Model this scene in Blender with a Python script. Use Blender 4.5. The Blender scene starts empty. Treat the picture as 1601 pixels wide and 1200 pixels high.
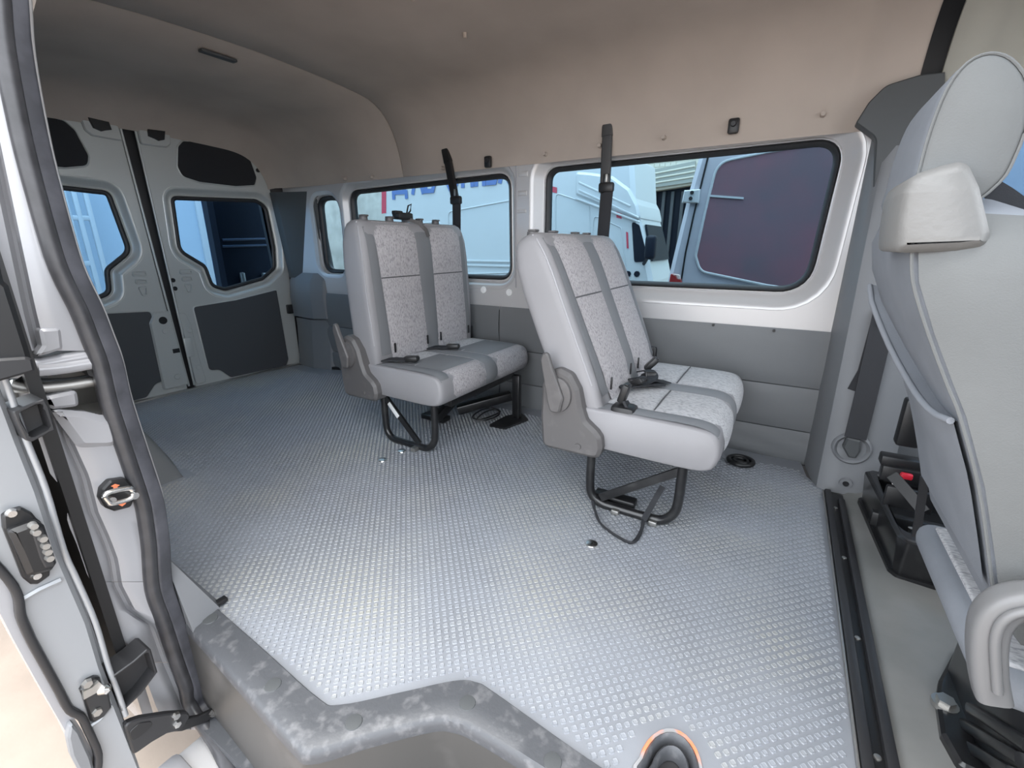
import bpy, bmesh, math, random
import numpy as np
from mathutils import Vector, Matrix
from mathutils.geometry import tessellate_polygon
random.seed(7)
SC = bpy.context.scene
COL = SC.collection

# ------------------------------------------------------------------ camera
FPX, CXP, CYP, CAMH = 705.0, 800.5, 600.0, 0.94
YAW, PITCH = math.radians(30.7), math.radians(17.04)
_Fh = Vector((-math.sin(YAW), math.cos(YAW), 0))
_R = Vector((math.cos(YAW), math.sin(YAW), 0))
_Z = Vector((0, 0, 1))
_FW = _Fh * math.cos(PITCH) - _Z * math.sin(PITCH)
_UP = _Fh * math.sin(PITCH) + _Z * math.cos(PITCH)
CAM = Vector((0, 0, CAMH))
cam = bpy.data.cameras.new('camera')
cam_o = bpy.data.objects.new('camera', cam)
COL.objects.link(cam_o)
cam.sensor_width = 36.0
cam.lens = FPX / 1601.0 * 36.0
cam.clip_start = 0.02
m = Matrix((_R, _UP, -_FW)).transposed().to_4x4()
m.translation = CAM
cam_o.matrix_world = m
SC.camera = cam_o

# ------------------------------------------------------------------ sky, sun, exposure
world = bpy.data.worlds.new('sky')
SC.world = world
world.use_nodes = True
_bg = world.node_tree.nodes['Background']
_bg.inputs[0].default_value = (0.89, 0.94, 1.0, 1)
_bg.inputs[1].default_value = 1.75
_sun = bpy.data.lights.new('sun', 'SUN')
_sun.energy = 2.0
_sun.angle = math.radians(50)
_sun.color = (1.0, 0.95, 0.88)
_sun_o = bpy.data.objects.new('sun', _sun)
COL.objects.link(_sun_o)
_sun_o.rotation_euler = Vector((0.05, 0.05, -1.0)).to_track_quat('-Z', 'Y').to_euler()
SC.view_settings.view_transform = 'Standard'
SC.view_settings.look = 'None'
SC.view_settings.gamma = 1
SC.view_settings.use_curve_mapping = False
SC.view_settings.exposure = 1.55
SC.cycles.use_denoising = True
SC.cycles.max_bounces = 10
SC.cycles.diffuse_bounces = 6
SC.cycles.transparent_max_bounces = 12

# ------------------------------------------------------------------ helpers
def ray(u, v):
    return _FW + _R * ((u - CXP) / FPX) - _UP * ((v - CYP) / FPX)

def at(u, v, ax, val):
    """the point of the world plane (ax = val) on which the photograph's pixel (u, v) lies"""
    d = ray(u, v); i = 'xyz'.index(ax)
    return CAM + d * ((val - CAM[i]) / d[i])

def crop(pts, x0, y0, s):
    return [(x0 + p[0] / s, y0 + p[1] / s) for p in pts]

def on(pts, ax, val):
    """photograph pixels -> 2D coordinates in the plane"""
    k = {'x': (1, 2), 'y': (0, 2), 'z': (0, 1)}[ax]
    out = []
    for p in pts:
        q = at(p[0], p[1], ax, val)
        out.append((q[k[0]], q[k[1]]))
    return out

def lift(ax, val, sgn=1):
    """2D plane coordinates + depth -> 3D"""
    if ax == 'x': return lambda p, d: (val + sgn * d, p[0], p[1])
    if ax == 'y': return lambda p, d: (p[0], val + sgn * d, p[1])
    return lambda p, d: (p[0], p[1], val + sgn * d)

def srgb(r, g, b):
    f = lambda c: (c / 255 / 12.92) if c / 255 <= 0.04045 else ((c / 255 + 0.055) / 1.055) ** 2.4
    return (f(r), f(g), f(b), 1)

def finish(name, bm, mat, parent=None, angle=35, mats=None):
    bmesh.ops.remove_doubles(bm, verts=bm.verts, dist=1e-6)
    bmesh.ops.recalc_face_normals(bm, faces=bm.faces)
    me = bpy.data.meshes.new(name)
    bm.to_mesh(me); bm.free()
    for mt in (mats or [mat]): me.materials.append(mt)
    if angle:
        me.shade_smooth()
        me.set_sharp_from_angle(angle=math.radians(angle))
    o = bpy.data.objects.new(name, me)
    COL.objects.link(o)
    if parent is not None: o.parent = parent
    return o

def tag(o, label, cat, group=None):
    o['label'] = label; o['category'] = cat
    if group: o['group'] = group
    return o

def struct(o):
    o['kind'] = 'structure'
    return o

def stuff(o):
    o['kind'] = 'stuff'
    return o

def empty(name, loc=(0, 0, 0), rotz=0):
    o = bpy.data.objects.new(name, None)
    o.empty_display_size = 0.1
    COL.objects.link(o)
    o.location = loc; o.rotation_euler = (0, 0, rotz)
    return o

def area2(p):
    return sum(p[i][0] * p[(i + 1) % len(p)][1] - p[(i + 1) % len(p)][0] * p[i][1] for i in range(len(p)))

def ccw(p):
    p = [tuple(q) for q in p]
    return p if area2(p) > 0 else p[::-1]

def rnd(pts, r, n=5):
    """round the corners of a polygon; r is one radius or a list"""
    pts = [Vector(p[:2]) for p in pts]; N = len(pts); out = []
    for i, p in enumerate(pts):
        ri = r[i] if isinstance(r, (list, tuple)) else r
        a = pts[i - 1] - p; b = pts[(i + 1) % N] - p
        la, lb = a.length, b.length
        if ri <= 0 or la < 1e-6 or lb < 1e-6: out.append(tuple(p)); continue
        a /= la; b /= lb
        ang = max(min(a.dot(b), 1), -1); half = math.acos(ang) / 2
        if half > 1.5: out.append(tuple(p)); continue
        t = min(ri / math.tan(half), la * 0.49, lb * 0.49)
        p0 = p + a * t; p1 = p + b * t
        for k in range(n + 1):
            s = k / n
            q = p0 * (1 - s) ** 2 + p * 2 * s * (1 - s) + p1 * s * s
            out.append((q.x, q.y))
    return out

def smooth2(pts, n=4, closed=True):
    """Catmull-Rom through points of any dimension"""
    P = [Vector(p) for p in pts]; N = len(P); out = []
    rng = range(N) if closed else range(N - 1)
    for i in rng:
        p0 = P[(i - 1) % N] if closed or i > 0 else P[0]
        p1 = P[i]; p2 = P[(i + 1) % N]
        p3 = P[(i + 2) % N] if closed or i + 2 < N else P[-1]
        for k in range(n):
            t = k / n
            q = 0.5 * ((2 * p1) + (p2 - p0) * t + (2 * p0 - 5 * p1 + 4 * p2 - p3) * t * t + (3 * p1 - p0 - 3 * p2 + p3) * t ** 3)
            out.append(tuple(q))
    if not closed: out.append(tuple(P[-1]))
    return out

def offset(poly, d):
    """offset a CCW polygon outward by d"""
    N = len(poly); out = []
    for i in range(N):
        a, p, b = Vector(poly[i - 1]), Vector(poly[i]), Vector(poly[(i + 1) % N])
        e1 = (p - a); e2 = (b - p)
        if e1.length < 1e-7: e1 = e2
        if e2.length < 1e-7: e2 = e1
        if e1.length < 1e-7: out.append(tuple(p)); continue
        n1 = Vector((e1.y, -e1.x)).normalized(); n2 = Vector((e2.y, -e2.x)).normalized()
        nn = n1 + n2
        if nn.length < 1e-5: nn = n1
        nn.normalize()
        c = max(nn.dot(n1), 0.5)
        q = p + nn * (d / c)
        out.append((q.x, q.y))
    return out

def plate_bm(bm, loops, L, thick, bev=0.0, mi=0, back=True):
    """solid plate: loops[0] outline, the rest holes; depth 0 is the face, +thick the back"""
    loops = [ccw(loops[0])] + [ccw(l) for l in loops[1:]]
    ins = []
    for i, l in enumerate(loops):
        ins.append(offset(l, (-bev if i == 0 else bev)) if bev else l)
    tri = tessellate_polygon([[Vector((p[0], p[1], 0)) for p in l] for l in ins])
    f = [bm.verts.new(L(p, 0)) for l in ins for p in l]
    bk = [bm.verts.new(L(p, thick)) for l in loops for p in l]
    mid = [bm.verts.new(L(p, bev)) for l in loops for p in l] if bev else f
    def face(vs):
        try:
            q = bm.faces.new(vs); q.material_index = mi
        except ValueError: pass
    for t in tri:
        face([f[i] for i in t])
        if back: face([bk[i] for i in t])
    s = 0
    for l in loops:
        n = len(l)
        for i in range(n):
            a, b = s + i, s + (i + 1) % n
            if bev: face([f[a], f[b], mid[b], mid[a]])
            face([mid[a], mid[b], bk[b], bk[a]])
        s += n

def plate(name, loops, L, thick, mat, parent=None, bev=0.0, angle=35):
    bm = bmesh.new(); plate_bm(bm, loops, L, thick, bev)
    return finish(name, bm, mat, parent, angle)

def rings_bm(bm, rings, closed=True, cap=True, mi=0):
    """loft through rings of 3D points"""
    V = [[bm.verts.new(p) for p in r] for r in rings]
    n = len(rings[0])
    for i in range(len(V) - 1):
        for j in range(n if closed else n - 1):
            k = (j + 1) % n
            try:
                q = bm.faces.new((V[i][j], V[i][k], V[i + 1][k], V[i + 1][j])); q.material_index = mi
            except ValueError: pass
    if cap and closed:
        for r in (V[0], V[-1]):
            try:
                q = bm.faces.new(r); q.material_index = mi
            except ValueError: pass

def loft(name, rings, mat, parent=None, closed=True, cap=True, angle=40):
    bm = bmesh.new(); rings_bm(bm, rings, closed, cap)
    return finish(name, bm, mat, parent, angle)

def frames(path, up):
    P = [Vector(p) for p in path]; out = []
    for i, p in enumerate(P):
        a = P[max(i - 1, 0)]; b = P[min(i + 1, len(P) - 1)]
        t = (b - a)
        t = t.normalized() if t.length > 1e-9 else Vector((0, 0, 1))
        s = t.cross(Vector(up))
        if s.length < 1e-4: s = t.cross(Vector((0.3, 0.9, 0.2)))
        s.normalize(); out.append((p, s, s.cross(t).normalized()))
    return out

def sweep_bm(bm, path, prof, up=(0, 0, 1), mi=0, cap=True):
    rings_bm(bm, [[p + s * a + w * b for a, b in prof] for p, s, w in frames(path, up)], True, cap, mi)

def circ(r, n=10):
    return [(r * math.cos(2 * math.pi * k / n), r * math.sin(2 * math.pi * k / n)) for k in range(n)]

def rect(w, t, b=0.0):
    p = [(-w / 2, -t / 2), (w / 2, -t / 2), (w / 2, t / 2), (-w / 2, t / 2)]
    return rnd(p, b, 3) if b else p

def tube_bm(bm, path, r, n=10, up=(0, 0, 1), mi=0):
    sweep_bm(bm, path, circ(r, n), up, mi)

def box_bm(bm, c, size, bev=0.0, rot=None, seg=2, mi=0):
    M = Matrix.Translation(Vector(c)) @ ((rot or Matrix.Identity(3)).to_4x4()) @ Matrix.Diagonal((size[0], size[1], size[2], 1))
    r = bmesh.ops.create_cube(bm, size=1.0, matrix=M)
    fs = set(f for v in r['verts'] for f in v.link_faces)
    for f in fs: f.material_index = mi
    if bev:
        es = list(set(e for v in r['verts'] for e in v.link_edges))
        bmesh.ops.bevel(bm, geom=es, offset=bev, segments=seg, profile=0.5, affect='EDGES', clamp_overlap=True)

def cyl_bm(bm, a, b, r, n=14, r2=None, mi=0):
    a, b = Vector(a), Vector(b)
    t = (b - a).normalized(); s = t.cross(Vector((0.2, 0.5, 0.9))).normalized(); w = s.cross(t)
    R = [[a + (s * x + w * y) for x, y in circ(r, n)], [b + (s * x + w * y) for x, y in circ(r2 if r2 is not None else r, n)]]
    rings_bm(bm, R, True, True, mi)

def obj(name, fn, mat, parent=None, angle=35):
    bm = bmesh.new(); fn(bm)
    return finish(name, bm, mat, parent, angle)

def box(name, c, size, mat, parent=None, bev=0.004, rot=None, seg=2):
    return obj(name, lambda b: box_bm(b, c, size, bev, rot, seg), mat, parent)

def tube(name, path, r, mat, parent=None, n=10, up=(0, 0, 1)):
    return obj(name, lambda b: tube_bm(b, path, r, n, up), mat, parent, 50)

def strap(name, path, w, t, mat, parent=None, up=(0, 0, 1)):
    return obj(name, lambda b: sweep_bm(b, path, rect(w, t), up), mat, parent, 30)

def copy_tree(o, parent=None):
    c = o.copy(); COL.objects.link(c)
    if parent is not None: c.parent = parent
    for ch in list(o.children): copy_tree(ch, c)
    return c

# ------------------------------------------------------------------ materials
def mat(name, col, rough=0.5, metal=0.0, vary=0.0, scale=6.0, bump=0.0, bscale=300.0, spec=0.5, coat=0.0, col2=None, thr=None, stretch=(1, 1, 1)):
    M = bpy.data.materials.new(name); M.use_nodes = True
    nt = M.node_tree; B = nt.nodes['Principled BSDF']
    B.inputs['Base Color'].default_value = col
    B.inputs['Roughness'].default_value = rough
    B.inputs['Metallic'].default_value = metal
    B.inputs['Specular IOR Level'].default_value = spec
    if coat: B.inputs['Coat Weight'].default_value = coat; B.inputs['Coat Roughness'].default_value = 0.12
    tc = nt.nodes.new('ShaderNodeTexCoord')
    mp = nt.nodes.new('ShaderNodeMapping'); mp.inputs['Scale'].default_value = stretch
    nt.links.new(tc.outputs['Object'], mp.inputs['Vector'])
    if vary or col2:
        n = nt.nodes.new('ShaderNodeTexNoise'); n.inputs['Scale'].default_value = scale; n.inputs['Detail'].default_value = 5
        nt.links.new(mp.outputs[0], n.inputs['Vector'])
        r = nt.nodes.new('ShaderNodeValToRGB')
        lo, hi = thr or (0.3, 0.7)
        r.color_ramp.elements[0].position = lo; r.color_ramp.elements[1].position = hi
        c2 = col2 or tuple(list(c * (1 + vary) for c in col[:3]) + [1])
        c1 = col if col2 else tuple(list(c * (1 - vary) for c in col[:3]) + [1])
        r.color_ramp.elements[0].color = c1; r.color_ramp.elements[1].color = c2
        nt.links.new(n.outputs['Fac'], r.inputs[0]); nt.links.new(r.outputs[0], B.inputs['Base Color'])
    if bump:
        n2 = nt.nodes.new('ShaderNodeTexNoise'); n2.inputs['Scale'].default_value = bscale; n2.inputs['Detail'].default_value = 3
        nt.links.new(mp.outputs[0], n2.inputs['Vector'])
        bp = nt.nodes.new('ShaderNodeBump'); bp.inputs['Strength'].default_value = bump; bp.inputs['Distance'].default_value = 0.004
        nt.links.new(n2.outputs['Fac'], bp.inputs['Height']); nt.links.new(bp.outputs[0], B.inputs['Normal'])
    return M

def glass_mat(name, tint, refl=0.08):
    M = bpy.data.materials.new(name); M.use_nodes = True
    nt = M.node_tree; nt.nodes.clear()
    out = nt.nodes.new('ShaderNodeOutputMaterial'); mx = nt.nodes.new('ShaderNodeMixShader')
    tr = nt.nodes.new('ShaderNodeBsdfTransparent'); gl = nt.nodes.new('ShaderNodeBsdfGlossy')
    lw = nt.nodes.new('ShaderNodeLayerWeight'); lw.inputs['Blend'].default_value = 0.5
    pw = nt.nodes.new('ShaderNodeMath'); pw.operation = 'POWER'; pw.inputs[1].default_value = 4.5
    fr = nt.nodes.new('ShaderNodeMath'); fr.operation = 'MULTIPLY_ADD'; fr.inputs[1].default_value = 0.5; fr.inputs[2].default_value = 0.0
    nt.links.new(lw.outputs['Facing'], pw.inputs[0]); nt.links.new(pw.outputs[0], fr.inputs[0])
    tr.inputs[0].default_value = tint
    gl.inputs['Roughness'].default_value = 0.03
    nt.links.new(fr.outputs[0], mx.inputs[0]); nt.links.new(tr.outputs[0], mx.inputs[1]); nt.links.new(gl.outputs[0], mx.inputs[2])
    nt.links.new(mx.outputs[0], out.inputs['Surface'])
    return M

M = {}
M['headliner'] = mat('headliner_fabric', (0.43, 0.37, 0.325, 1), 0.92, vary=0.10, scale=2.2, bump=0.25, bscale=18, spec=0.15)
M['cab_liner'] = mat('cab_headliner', (0.40, 0.39, 0.345, 1), 0.9, vary=0.06, scale=5, bump=0.15, bscale=60, spec=0.2)
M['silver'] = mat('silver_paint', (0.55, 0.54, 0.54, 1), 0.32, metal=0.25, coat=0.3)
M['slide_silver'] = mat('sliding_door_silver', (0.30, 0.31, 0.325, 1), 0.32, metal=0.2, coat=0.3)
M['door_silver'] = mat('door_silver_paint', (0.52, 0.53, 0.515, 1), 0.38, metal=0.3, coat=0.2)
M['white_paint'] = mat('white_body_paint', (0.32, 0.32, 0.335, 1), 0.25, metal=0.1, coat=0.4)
M['dark_board'] = mat('dark_board', (0.020, 0.021, 0.024, 1), 0.75, spec=0.3)
M['grey_board'] = mat('grey_board', (0.055, 0.058, 0.064, 1), 0.6, bump=0.1, bscale=500)
M['vinyl'] = mat('grey_vinyl_panel', (0.145, 0.15, 0.155, 1), 0.55, vary=0.05, scale=3, bump=0.1, bscale=400)
M['pillar'] = mat('grey_plastic_trim', (0.17, 0.175, 0.185, 1), 0.5, bump=0.08, bscale=700)
M['dark_pillar'] = mat('dark_grey_plastic', (0.060, 0.064, 0.067, 1), 0.55, bump=0.08, bscale=700)
M['mat'] = mat('grey_rubber_mat', (0.22, 0.232, 0.255, 1), 0.42, vary=0.16, scale=3.0, bump=0.05, bscale=300)
M['stud'] = mat('worn_mat_stud', (0.255, 0.27, 0.298, 1), 0.36, col2=(0.325, 0.322, 0.29, 1), scale=2.6, thr=(0.45, 0.75))
M['nosing'] = mat('scuffed_step_plastic', (0.062, 0.065, 0.072, 1), 0.5, col2=(0.15, 0.15, 0.157, 1), scale=38, thr=(0.52, 0.8), bump=0.15, bscale=120)
M['riser'] = mat('brown_grey_step_plastic', (0.055, 0.053, 0.051, 1), 0.42, col2=(0.085, 0.082, 0.08, 1), scale=9, thr=(0.55, 0.8))
M['rubber'] = mat('black_rubber', (0.022, 0.022, 0.024, 1), 0.45)
M['seal'] = mat('door_seal_rubber', (0.04, 0.04, 0.044, 1), 0.4, vary=0.25, scale=30)
M['seal_lip'] = mat('door_seal_lip', (0.04, 0.041, 0.048, 1), 0.5, col2=(0.095, 0.096, 0.112, 1), scale=14, thr=(0.4, 0.8))
M['black'] = mat('black_plastic', (0.012, 0.012, 0.013, 1), 0.4)
M['black_steel'] = mat('black_painted_steel', (0.012, 0.012, 0.013, 1), 0.28, col2=(0.03, 0.03, 0.03, 1), scale=20, thr=(0.5, 0.8), coat=0.3)
M['webbing'] = mat('belt_webbing', (0.018, 0.019, 0.023, 1), 0.7, bump=0.2, bscale=900)
M['chrome'] = mat('bright_metal', (0.75, 0.74, 0.72, 1), 0.25, metal=1.0)
M['steel'] = mat('dull_steel', (0.45, 0.44, 0.42, 1), 0.4, metal=0.9)
M['seat_vinyl'] = mat('light_grey_seat_vinyl', (0.27, 0.265, 0.275, 1), 0.5, vary=0.04, scale=4, bump=0.08, bscale=500)
M['seat_band'] = mat('grey_seat_band', (0.185, 0.19, 0.20, 1), 0.6, bump=0.1, bscale=600)
M['piping'] = mat('seat_piping', (0.36, 0.355, 0.375, 1), 0.5)
M['seam'] = mat('seam_shadow_thread', (0.10, 0.10, 0.105, 1), 0.8)
M['recliner'] = mat('recliner_cover_plastic', (0.105, 0.10, 0.10, 1), 0.45, col2=(0.17, 0.16, 0.16, 1), scale=14, thr=(0.55, 0.85))
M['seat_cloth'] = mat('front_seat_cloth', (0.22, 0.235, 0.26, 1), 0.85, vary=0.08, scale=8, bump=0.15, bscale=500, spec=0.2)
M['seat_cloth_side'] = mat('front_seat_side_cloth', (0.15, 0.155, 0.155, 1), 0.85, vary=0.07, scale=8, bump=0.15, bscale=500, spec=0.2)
M['cream_vinyl'] = mat('cream_vinyl', (0.17, 0.168, 0.163, 1), 0.5, bump=0.25, bscale=90)
M['light_plastic'] = mat('light_grey_plastic', (0.155, 0.155, 0.158, 1), 0.4)
M['cab_cover'] = mat('cab_floor_cover', (0.18, 0.18, 0.172, 1), 0.45, col2=(0.24, 0.235, 0.225, 1), scale=5, thr=(0.4, 0.75), bump=0.25, bscale=14)
M['red'] = mat('red_plastic', (0.60, 0.02, 0.04, 1), 0.35)
M['orange'] = mat('orange_sealant', (0.80, 0.22, 0.10, 1), 0.6)
M['ground'] = mat('sandy_ground', (0.27, 0.222, 0.185, 1), 0.9, vary=0.12, scale=3, bump=0.4, bscale=20)
M['label'] = mat('white_sticker', (0.8, 0.8, 0.8, 1), 0.5)
M['ext_white'] = mat('parked_van_white', (0.54, 0.58, 0.60, 1), 0.3, coat=0.3)
M['ext_grey'] = mat('parked_van_grey', (0.50, 0.50, 0.55, 1), 0.35, coat=0.3)
M['ext_glass'] = mat('parked_van_glass_reflection', (0.17, 0.13, 0.155, 1), 0.3, spec=0.35, col2=(0.34, 0.13, 0.165, 1), scale=1.6, thr=(0.35, 0.7))  # reddish mottle and lifted base stand in for reflections on the glass
M['navy'] = mat('navy_paint', (0.008, 0.012, 0.022, 1), 0.5, spec=0.2)
M['ext_blue'] = mat('pale_blue_sheet', (0.44, 0.53, 0.61, 1), 0.5)
M['stripe_blue'] = mat('blue_stripe', (0.02, 0.16, 0.45, 1), 0.4)
M['text_blue'] = mat('blue_lettering', (0.10, 0.18, 0.42, 1), 0.4)
M['tile'] = mat('cream_wall_tile', (0.62, 0.60, 0.50, 1), 0.4)
M['tyre'] = mat('tyre_rubber', (0.10, 0.085, 0.075, 1), 0.9, vary=0.3, scale=30)
M['glass'] = glass_mat('clear_window_glass', (0.50, 0.60, 0.66, 1))
M['blue_glass'] = glass_mat('blue_tinted_glass', (0.42, 0.55, 0.66, 1))
# woven seat fabric with short dark flecks
def fabric(name, base, fleck, sc):
    Mt = mat(name, base, 0.9, col2=fleck, scale=sc, thr=(0.46, 0.68), stretch=(1, 1, 0.34), bump=0.2, bscale=350, spec=0.15)
    return Mt
M['fabric'] = fabric('flecked_seat_fabric', (0.46, 0.44, 0.45, 1), (0.24, 0.23, 0.24, 1), 230)
M['fabric_flat'] = mat('flecked_cushion_fabric', (0.50, 0.50, 0.51, 1), 0.9, col2=(0.28, 0.28, 0.295, 1), scale=230, thr=(0.46, 0.68), stretch=(0.34, 1, 1), bump=0.2, bscale=350, spec=0.15)
# ================================================================== THE SETTING
XR, YL, XF = -3.40, 2.28, 0.25            # rear doors, left wall, front edge of the load floor
YC = 1.40                                  # centre line of the van
MIR = lambda y: 2 * YC - y

# ------------------------------------------------------------------ ground
gb = bmesh.new()
bmesh.ops.create_grid(gb, x_segments=60, y_segments=60, size=20)
for v in gb.verts:
    v.co.z = -0.62 + random.uniform(-0.006, 0.006)
struct(finish('ground', gb, M['ground'], None, 60))

# ------------------------------------------------------------------ floor: rubber mat with moulded studs
mat_edge = [(-3.37, 0.52), (-1.62, 0.50), (-1.24, 0.40), (-1.185, 0.43), (-0.72, 0.416), (-0.685, 0.428), (-0.50, 0.606), (-0.468, 0.622), (-0.43, 0.624),
            (-0.166, 0.600), (0.255, 0.60), (0.252, 2.03), (0.20, 2.12), (0.18, 2.27), (-3.1, 2.27), (-3.37, 2.2)]
hole_c = (-0.048, 0.655)
hole_poly = [(hole_c[0] + 0.060 * math.cos(a) * (1.0 if math.sin(a) < 0 else 0.9), hole_c[1] + 0.085 * math.sin(a)) for a in [2 * math.pi * k / 20 for k in range(20)]]
flo = struct(plate('floor', [mat_edge, hole_poly], lift('z', 0.0, -1), 0.02, M['mat']))

def inside(p, poly):
    c = False; n = len(poly); x, y = p
    for i in range(n):
        x1, y1 = poly[i]; x2, y2 = poly[i - 1]
        if (y1 > y) != (y2 > y) and x < (x2 - x1) * (y - y1) / (y2 - y1) + x1: c = not c
    return c

stud_area = offset(ccw(mat_edge), -0.012)
hole_off = offset(ccw(hole_poly), 0.03)
def stud_mesh():
    u = np.array((0.0128, 0.0128)); w = np.array((0.0132, -0.0140))
    un, wn = u / np.linalg.norm(u), w / np.linalg.norm(w)
    h, c = 0.0064, 0.0022
    base = [(-h, -h + c), (-h + c, -h), (h - c, -h), (h, -h + c), (h, h - c), (h - c, h), (-h + c, h), (-h, h - c)]
    sh = [np.array(un) * a + np.array(wn) * b for a, b in base]
    V, F = [], []
    N = 210
    for i in range(-N, N):
        for j in range(-N, N):
            p = u * i + w * j + np.array((-1.4, 1.3))
            if not (-3.36 < p[0] < 0.25 and 0.4 < p[1] < 2.17): continue
            if p[0] < -2.95 and p[1] > 2.1: continue
            if not inside(p, stud_area) or inside(p, hole_off): continue
            if -2.72 < p[0] < -2.06 and p[1] < 0.80: continue
            b0 = len(V); k = random.uniform(0.85, 1.05); zt = 0.0024 * random.uniform(0.8, 1.1)
            for s in sh: V.append((p[0] + s[0] * k, p[1] + s[1] * k, 0.0))
            for s in sh: V.append((p[0] + s[0] * k * 0.80, p[1] + s[1] * k * 0.80, zt))
            for s in sh: V.append((p[0] + s[0] * k * 0.52, p[1] + s[1] * k * 0.52, zt * 0.72))
            for r in (0, 8):
                for q in range(8): F.append((b0 + r + q, b0 + r + (q + 1) % 8, b0 + r + 8 + (q + 1) % 8, b0 + r + 8 + q))
            F.append(tuple(b0 + 16 + q for q in range(8)))
    me = bpy.data.meshes.new('mat_stud'); me.from_pydata(V, [], F); me.materials.append(M['stud'])
    o = bpy.data.objects.new('mat_stud', me); COL.objects.link(o); o.parent = flo
    return stuff(o)
stud_mesh()
def flat_disc(name, x, y, r, h, mt, parent, z=0.0, n=16):
    return obj(name, lambda b: rings_bm(b, [[(x + r * a, y + r * c, z) for a, c in circ(1, n)], [(x + r * a * 0.92, y + r * c * 0.92, z + h * 0.8) for a, c in circ(1, n)], [(x + r * a * 0.6, y + r * c * 0.6, z + h) for a, c in circ(1, n)]]), mt, parent)
# bare bolt heads left in the mat
for px in ((925, 849), (598, 718), (628, 704)):
    p = at(px[0], px[1], 'z', 0.004)
    flat_disc('floor_bolt', p.x, p.y, 0.021, 0.006, M['chrome'], flo)
# front floor underlay and cab floor
cab = obj('cab_floor', lambda b: rings_bm(b, [[(x, y, z) for y in (0.50, 0.62, 0.76, 0.95, 1.10, 1.30, 1.50, 1.72, 1.92, 2.1, 2.28)] for x, z in
          ((0.255, -0.02), (0.318, -0.004), (0.335, 0.010), (0.36, 0.012), (0.385, 0.020), (0.42, 0.021), (0.48, 0.018), (0.6, 0.016), (0.9, 0.0), (1.5, -0.02))], False, False), M['cab_cover'], flo, 60)

# ------------------------------------------------------------------ ceiling
half = [(2.268, 1.345), (2.262, 1.40), (2.235, 1.50), (2.19, 1.595), (2.12, 1.668), (2.03, 1.708), (1.90, 1.724), (1.70, 1.736), (1.40, 1.744)]
prof = smooth2(half + [(MIR(y), z) for y, z in half[-2::-1]], 3, False)
def ring(x, k=1.0, ky=1.0, dz=0.0):
    return [(x, YC + (y - YC) * ky, 1.345 + (z - 1.345) * k + dz) for y, z in prof]
ceil = struct(empty('ceiling', (0, 0, 0)))
def liner(name, rings, m):
    bm = bmesh.new()
    # over the sliding door the liner ends at the roof rail
    rings = [[tuple(p) if not (p[0] > -1.95 and p[1] < 0.68) else (p[0], 0.66 + 0.0005 * i, 1.70 + 0.0005 * i) for i, p in enumerate(r)] for r in rings]
    rings_bm(bm, rings, False, False)
    out = [[(p[0], YC + (p[1] - YC) * 1.02, p[2] + 0.02) for p in r] for r in rings]
    rings_bm(bm, out, False, False)
    rings_bm(bm, [rings[0], out[0]], False, False); rings_bm(bm, [rings[-1], out[-1]], False, False)
    return finish(name, bm, m, ceil, 50)
liner('headliner_panel', [ring(-2.128, 1.010, 1.003), ring(-2.122, 1.0, 1.0), ring(-1.96), ring(-1.94), ring(-1.6), ring(-1.1), ring(-1.05, 1.004, 1.0), ring(-0.9, 1.004), ring(-0.3), ring(0.02), ring(0.075, 1.0, 1.0), ring(0.10, 1.012, 1.006), ring(0.125, 1.015, 1.008), ring(0.155, 1.006, 1.0), ring(0.19, 0.985, 0.995), ring(0.29, 0.985, 0.995)], M['headliner'])
liner('headliner_panel', [ring(-3.392, 0.61, 0.90, -0.01), ring(-3.345, 0.76, 0.93), ring(-3.27, 0.90, 0.96), ring(-3.20, 0.955, 0.975), ring(-3.10, 0.985, 0.99), ring(-2.9), ring(-2.6), ring(-2.138), ring(-2.132, 1.010, 1.003)], M['headliner'])
liner('black_strip', [ring(0.288, 0.98, 0.992), ring(0.345, 0.98, 0.992)], M['black'])
liner('cab_headliner', [ring(0.343, 0.96, 0.975), ring(0.37, 0.94, 0.965), ring(0.40, 0.945, 0.968), ring(0.45, 0.93, 0.96), ring(0.456, 0.925, 0.957), ring(0.75, 0.90, 0.95), ring(1.25, 0.72, 0.93)], M['cab_liner'])
# lamp slot and liner clips
p = at(342, 92, 'z', 1.722)
box('lamp_recess', (p.x, p.y, 1.733), (0.035, 0.15, 0.012), M['dark_pillar'], ceil, 0.004)
for px in ((1287, 178), (1037, 214), (937, 227), (851, 240), (690, 262), (579, 276), (537, 279)):
    p = at(px[0], px[1], 'y', 2.245)
    obj('liner_clip', lambda b: cyl_bm(b, (p.x, p.y + 0.02, p.z), (p.x, p.y - 0.006, p.z), 0.011, 12, 0.008), M['headliner'], ceil)
for px in ((727, 58), (645, 0), (803, 167)):
    p = at(px[0], px[1], 'z', 1.722)
    obj('liner_clip', lambda b: cyl_bm(b, (p.x, p.y, p.z + 0.02), (p.x, p.y, p.z - 0.004), 0.010, 12, 0.007), M['headliner'], ceil)

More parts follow.
